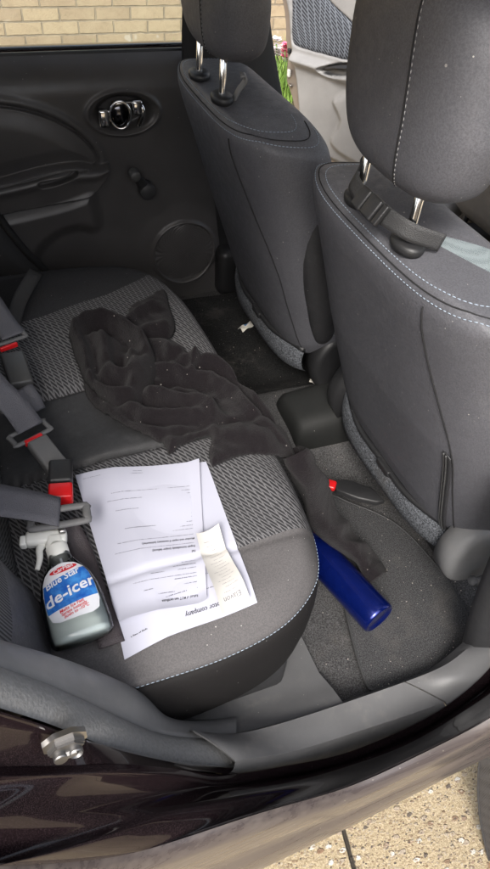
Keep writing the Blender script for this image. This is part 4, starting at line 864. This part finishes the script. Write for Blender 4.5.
# de-icer spray bottle, lying on its back against the backrest
def deicer():
    bot = at(84, 640, 2, .628); topc = at(60, 556, 2, .648); neck = at(56, 545, 2, .650)
    t = thing('spray_bottle', 'clear de-icer spray bottle with blue label and white trigger head', 'spray bottle', tuple(bot))
    ax_ = (neck-bot); Ln = np.linalg.norm(ax_); ax_ /= Ln; nrm = np.array([-.02, -.28, 1.]); nrm = nrm-ax_*(nrm@ax_); nrm /= np.linalg.norm(nrm); sd = np.cross(ax_, nrm)   # sd: across
    if sd[0] < 0: sd = -sd
    def P3(s_, w, h): return bot+ax_*s_*Ln+sd*w+nrm*h
    prof = [(-.02, .020, .010), (-.005, .037, .017), (.03, .0415, .0205), (.12, .0425, .022), (.35, .0415, .022), (.50, .039, .021), (.62, .034, .020), (.72, .026, .018), (.80, .019, .0155), (.88, .0145, .014), (.95, .013, .013)]
    pr = np.array(prof); qs = np.linspace(-.02, .95, 60); a = np.linspace(0, 2*pi, 64, endpoint=False)
    def ring(s_, k=1.0): w = np.interp(s_, pr[:, 0], pr[:, 1])*k; h = np.interp(s_, pr[:, 0], pr[:, 2])*k; return [P3(s_, w*np.sign(cos(b))*abs(cos(b))**.8, h*np.sign(sin(b))*abs(sin(b))**.8) for b in a]
    V, F = rings([ring(q) for q in qs]); V2, F2 = rings([ring(q, .95) for q in np.linspace(-.01, .95, 60)]); 
    m = MB(); m.add(V, F); obj('bottle', m.V, m.F, 'clear_plastic', t)
    V, F = rings([ring(q, .90) for q in np.linspace(0.0, .55, 30)]); 
    obj('fluid', V, F, 'fluid', t)
    # label: follows the front face
    def front(s_, w, lift=.0006): W0 = np.interp(s_, pr[:, 0], pr[:, 1]); h = np.interp(s_, pr[:, 0], pr[:, 2]); c_ = min(.999, abs(w)/W0); c_ = c_**(1/.8); return P3(s_, w, h*(sqrt(1-c_*c_))**.8+lift)
    def patch(fn, n, k, mat, name, lift):
        R = np.array([[front(*fn(i/(n-1), j/(k-1)), lift) for j in range(k)] for i in range(n)]); V, F = grid(R); return V, F
    def outl(s_): return np.interp(s_, [.17, .20, .30, .45, .58, .66, .71, .735], [.022, .031, .035, .0345, .0315, .026, .017, .003])
    L = holder('label', t)
    V, F = patch(lambda i, j: (.17+.565*i, outl(.17+.565*i)*(2*j-1)), 50, 24, '', '', .0008); obj('label_paper', V, F, 'label_white', L)
    def band(i, j): 
        w = outl(.30+.28*i)*.995*(2*j-1); s_ = .305+.03*(2*j-1)*1.0+i*(.30+.02*(2*j-1)); return (s_, np.clip(w, -outl(s_)*.99, outl(s_)*.99))
    V, F = patch(band, 40, 30, '', '', .0013); obj('blue_band', V, F, 'label_blue', L)
    a2 = np.linspace(0, 2*pi, 40, endpoint=False); rr = [[front(.665+.030*k*sin(b)+.010*k*cos(b), .019*k*cos(b), .0016) for b in a2] for k in (1, .66, .33, .02)]; V, F = rings(rr, cap0=False); obj('red_badge', V, F, 'label_red', L)
    def text(tx, s0, w0, size, ang, mat, lift, bold=True, sx=1.0):
        V, F = glyphs(tx, size, bold); cx_ = (V[:, 0].max()+V[:, 0].min())/2; ca, sa = cos(ang), sin(ang); out = []
        for v in V:
            x = (v[0]-cx_)*sx; y = v[1]-size*.3; x += y*.22; X = x*ca-y*sa; Y = x*sa+y*ca; s_ = s0+Y/Ln; ww = np.clip(w0+X, -outl(min(max(s_, .18), .73)), outl(min(max(s_, .18), .73))); out.append(front(s_, ww, lift))
        return out, F
    for tx, s0, w0, size, ang, mat, lift in (('CarPlan', .668, .0, .0088, .16, 'label_white', .0021), ('Blue Star', .575, -.004, .0135, .24, 'label_white', .0018), ('de-icer', .43, .001, .0225, .24, 'label_white', .0018), ('Melts Ice Fast', .285, -.002, .0062, .20, 'label_red', .0013), ('Sprays instantly', .255, .0, .0058, .20, 'label_red', .0013), ('down to -10°C', .225, .002, .0058, .20, 'label_red', .0013)):
        V, F = text(tx, s0, w0, size, ang, mat, lift, sx=1.12 if tx == 'de-icer' else 1); obj('lettering', V, F, mat, L, smooth=False)
    # collar, trigger head
    Hd = holder('trigger_head', t); V, F = rings([[P3(s_, r_*cos(b), r_*sin(b)) for b in a] for s_, r_ in ((.84, .0145), (.85, .0155), (.97, .0155), (.98, .013), (1.02, .010))]); obj('screw_collar', V, F, 'white_plastic', Hd, auto=45)
    R_ = axes(sd*-1+ax_*.28, nrm); hd_ = P3(1.10, -.010, .0); m = MB(); m.add(*rbox(hd_, (.058, .022, .020), .006, R_)); m.add(*rbox(P3(1.02, .0, .0), (.026, .026, .022), .007, R_)); obj('spray_housing', m.V, m.F, 'white_plastic', Hd)
    m = MB(); m.add(*rbox(P3(1.135, -.041, .0), (.010, .016, .015), .003, R_)); obj('nozzle', m.V, m.F, 'white_plastic', Hd)
    P = spline([P3(1.05, -.016, .0), P3(1.0, -.023, .001), P3(.90, -.026, .002), P3(.80, -.033, .002)], 20); V, F = tube(P, np.linspace(.006, .0035, 20), 10, up=tuple(nrm), sy=.8); obj('trigger', V, F, 'white_plastic', Hd)
    P = spline([P3(.95, 0, 0), P3(.6, .002, 0), P3(.1, .006, -.004)], 20); V, F = tube(P, .0022, 8, up=tuple(nrm)); obj('dip_tube', V, F, 'label_white', t)
deicer()

def polydist(P, x, y):              # distance to an open polyline, and the position along it
    d = np.full(x.shape, 1e9); tt = np.zeros(x.shape)
    for i in range(len(P)-1):
        a = P[i]; e = P[i+1]-a; wx = x-a[0]; wy = y-a[1]; t = np.clip((wx*e[0]+wy*e[1])/(e@e+1e-15), 0, 1); q = np.hypot(wx-e[0]*t, wy-e[1]*t); k = q < d; d = np.where(k, q, d); tt = np.where(k, (i+t)/(len(P)-1), tt)
    return d, tt
def support(x, y):                  # what the garment lies on: the bench, then down its front
    z = bench_top(np.minimum(x, .055), y); q = np.clip(x-.050, 0, 1); return np.maximum(z-np.where(q < .02, q*q*40, .016+(q-.02)*3.2), .36)
def cpx(pts, z=.63): return np.array([at(60+p[0]/1.885, 280+p[1]/1.885, 2, z)[:2] for p in pts])      # traced on the fold pattern
def cloth_piece(name, parent, outline, ridges, creases, base, edge=.016, lift=0.0, noise=.004, hem=None, step=.0034, seed=0):
    loop = spline(cpx(outline), 260, True); lo = loop.min(0)-.006; hi = loop.max(0)+.006; xs = np.arange(lo[0], hi[0], step); ys = np.arange(lo[1], hi[1], step); X, Y = np.meshgrid(xs, ys, indexing='ij')
    sd = -sdf(loop, X, Y); r_ = np.random.default_rng(seed)
    wx = X+.005*np.sin(Y*37+seed)+.002*np.sin(X*63+Y*31); wy = Y+.005*np.sin(X*41+seed*2)+.002*np.sin(Y*57-X*29)
    Hh = np.full(X.shape, base)
    for P, w, h, *o in ridges:
        d, t = polydist(spline(cpx(P), 36), wx, wy); fade = np.minimum(1, np.minimum(t, 1-t)*6+.25) if not o else 1.0; Hh = Hh+h*1.45*np.exp(-np.abs(d/(w*1.1))**2.2)*fade
    for P, w, h in creases:
        d, t = polydist(spline(cpx(P), 36), wx, wy); fade = np.minimum(1, np.minimum(t, 1-t)*8); Hh = Hh-h*1.1*np.exp(-np.abs(d/(w*1.5))**1.5)*fade
    for k in range(5):
        a = r_.uniform(-.2, 1.3); f = r_.uniform(60, 150); ph = r_.uniform(0, 6); q = np.sin((wx*cos(a)+wy*sin(a))*f+ph+1.6*np.sin(wx*38+k)+1.3*np.sin(wy*31-k)); Hh = Hh+noise*.55*(1-q*q*1.6)*(40/f+.2)
    ee = np.clip(sd/edge, 0, 1); prof = np.sqrt(np.clip(1-(1-ee)**2, 0, 1)); Hh = np.maximum(Hh+.005, .006)*prof
    if hem: Hh = Hh-.0018*np.exp(-((sd-hem)/.0016)**2)+.001*(sd < hem)
    Z = support(X, Y)+lift+Hh; n, m = X.shape; keep = sd > -.6*step; Pn = np.stack([X, Y, Z], 2)
    # snap the rim on to the outline
    for i, j in zip(*np.where((sd < .6*step) & keep)):
        q = loop[np.argmin(((loop-[X[i, j], Y[i, j]])**2).sum(1))]; Pn[i, j] = (q[0], q[1], support(q[0], q[1])+lift+.0005)
    V, F = grid(Pn); kf = keep.reshape(-1); F = [f for f in F if kf[list(f)].all()]; used = sorted({i for f in F for i in f}); mp = {u: k for k, u in enumerate(used)}; V = V[used]; F = [[mp[i] for i in f] for f in F]
    o = obj(name, V, F, 'fleece', parent); md = o.modifiers.new('smooth', 'SMOOTH'); md.factor = .5; md.iterations = 9; md = o.modifiers.new('thick', 'SOLIDIFY'); md.thickness = .002; md.offset = -1; return o
def jacket():
    t = thing('jacket', 'crumpled dark fleece jacket flecked with lint, draped over the middle and far cushions', 'jacket', (-.05, 0, .62))
    # far sleeve end, under the rest
    cloth_piece('sleeve', t, [(100, 78), (124, 66), (130, 44), (160, 30), (197, 12), (208, 40), (219, 76), (212, 96), (190, 104), (165, 112), (150, 130), (120, 130), (95, 110)],
        [([(120, 90), (150, 70), (195, 50)], .012, .014), ([(130, 112), (165, 95), (205, 84)], .010, .010)], [([(135, 85), (165, 72), (200, 60)], .004, .006)], .016, seed=1, noise=.0035, hem=.008)
    # body of the garment
    cloth_piece('body', t, [(40, 120), (60, 100), (95, 92), (140, 100), (185, 104), (215, 108), (240, 122), (262, 122), (300, 134), (335, 150), (340, 168), (378, 196), (402, 222), (432, 252), (446, 262), (470, 300), (484, 330), (487, 352), (470, 345), (445, 308), (410, 318), (345, 326), (300, 342), (285, 346), (278, 318), (284, 290), (262, 292), (238, 302), (206, 322), (192, 300), (150, 282), (120, 262), (88, 240), (58, 214), (40, 180)],
        [([(190, 112), (245, 140), (310, 150), (360, 190), (410, 232), (452, 290)], .013, .018), ([(160, 150), (220, 158), (280, 178), (340, 214), (396, 262), (430, 296)], .012, .016), ([(150, 205), (215, 222), (262, 226), (300, 246)], .013, .020), ([(110, 225), (165, 250), (215, 254), (276, 250)], .010, .016),
         ([(300, 282), (350, 290), (410, 292)], .018, .010), ([(250, 172), (256, 148), (264, 124)], .006, .014), ([(330, 160), (345, 185), (372, 215)], .007, .010), ([(205, 190), (245, 200), (290, 215)], .008, .012), ([(290, 240), (292, 270), (284, 300)], .006, .007), ([(200, 120), (230, 170), (250, 185)], .008, .008), ([(70, 215), (110, 252), (160, 272), (200, 296)], .009, .010)],
        [([(150, 180), (200, 186), (250, 196), (310, 232), (330, 260)], .0045, .016), ([(120, 244), (170, 266), (220, 268), (284, 262)], .004, .014), ([(180, 136), (240, 160), (300, 168), (350, 205), (400, 250)], .004, .014), ([(256, 176), (262, 150), (272, 130)], .003, .010), ([(140, 218), (190, 238), (240, 240)], .004, .012), ([(290, 255), (330, 262), (390, 280), (430, 305)], .004, .009), ([(215, 300), (240, 282), (275, 270)], .004, .006)], .016, seed=2, noise=.0045, hem=.009)
    # hood and rolled collar, heaped at the left end
    cloth_piece('hood', t, [(14, 102), (34, 90), (66, 76), (100, 72), (128, 84), (150, 104), (172, 120), (186, 150), (178, 184), (160, 214), (132, 236), (104, 232), (80, 214), (52, 190), (34, 160), (22, 128)],
        [([(28, 108), (60, 92), (98, 90), (132, 108), (158, 138), (160, 172), (140, 202)], .012, .022, 1), ([(30, 118), (46, 150), (62, 186), (98, 214), (130, 220)], .010, .018, 1), ([(84, 128), (92, 160), (112, 184), (138, 182), (142, 160), (128, 146)], .009, .020, 1), ([(60, 110), (74, 130), (76, 160), (92, 190)], .008, .012)],
        [([(44, 112), (72, 108), (104, 112), (124, 134), (120, 158), (134, 168)], .0045, .018), ([(62, 138), (70, 172), (100, 200), (136, 200)], .0045, .014), ([(48, 128), (54, 160), (78, 198)], .003, .009)], .022, lift=.006, seed=3, noise=.004)
    # near sleeve sliding off the bench edge on to the footwell mat
    P = spline([at(292, 452, 2, .60), at(303, 474, 2, .568), at(316, 506, 2, .48), at(338, 533, 2, .42), at(362, 556, 2, .385), at(378, 578, 2, .368)], 90); wd = np.interp(np.linspace(0, 1, 90), [0, .25, .5, .8, .93, 1], [.030, .032, .038, .038, .034, .035]); T_, S_, N2 = frames(P, (0.3, .2, 1)); a = np.linspace(0, 2*pi, 96, endpoint=False); R = []
    for k in range(90):
        tt = k/89; hgt = np.interp(tt, [0, .5, 1], [.022, .024, .013]); w_ = wd[k]; ro = []
        for b in a:
            wr = .011*(.5+.5*sin(tt*24+2.6*cos(b)+sin(tt*9)*1.5))**2+.003*(.5+.5*sin(tt*47-3.1*cos(b)+1)); cuff = .0022*(tt > .93)
            ro.append(P[k]+S_[k]*(w_+cuff)*np.sign(cos(b))*abs(cos(b))**.85*(1+.06*sin(tt*13+1))+N2[k]*((hgt+wr*(sin(b) > 0)*abs(sin(b))+cuff)*sin(b)+.007*sin(cos(b)*2.2+tt*7)))
        R.append(ro)
    for k_ in (.9, .8): R.append([P[-1]*(1-k_)+q*k_-T_[-1]*.012 for q in R[89]])
    V, F = rings(R, cap0=False); obj('sleeve', V, F, 'fleece', t)
jacket()

# ------------------------------------------------------------ light: soft overcast daylight
wd_ = bpy.data.worlds.new('World'); sc.world = wd_; wd_.use_nodes = True; nt = wd_.node_tree; bg = nt.nodes['Background']; sky = nt.nodes.new('ShaderNodeTexSky'); sky.sky_type = 'NISHITA'; sky.sun_disc = False
SE, SR = radians(46), radians(212); sky.sun_elevation = SE; sky.sun_rotation = SR; sky.air_density = 1.0; sky.dust_density = 4; hs_ = nt.nodes.new('ShaderNodeHueSaturation'); hs_.inputs['Saturation'].default_value = .45; nt.links.new(sky.outputs[0], hs_.inputs['Color']); nt.links.new(hs_.outputs[0], bg.inputs[0]); bg.inputs[1].default_value = .15
sl = bpy.data.lights.new('sun', 'SUN'); sl.energy = 1.4; sl.angle = radians(18); sl.color = (1, .96, .9); so = bpy.data.objects.new('sun', sl); C.objects.link(so)
dv = Vector((sin(SR)*cos(SE), cos(SR)*cos(SE), sin(SE))); so.rotation_euler = dv.to_track_quat('Z', 'Y').to_euler()
sc.view_settings.view_transform = 'Standard'; sc.view_settings.look = 'None'; sc.view_settings.gamma = 1; sc.view_settings.exposure = 1.35; sc.view_settings.use_curve_mapping = False
sc.cycles.max_bounces = 10; sc.cycles.transparent_max_bounces = 12; sc.cycles.caustics_reflective = False
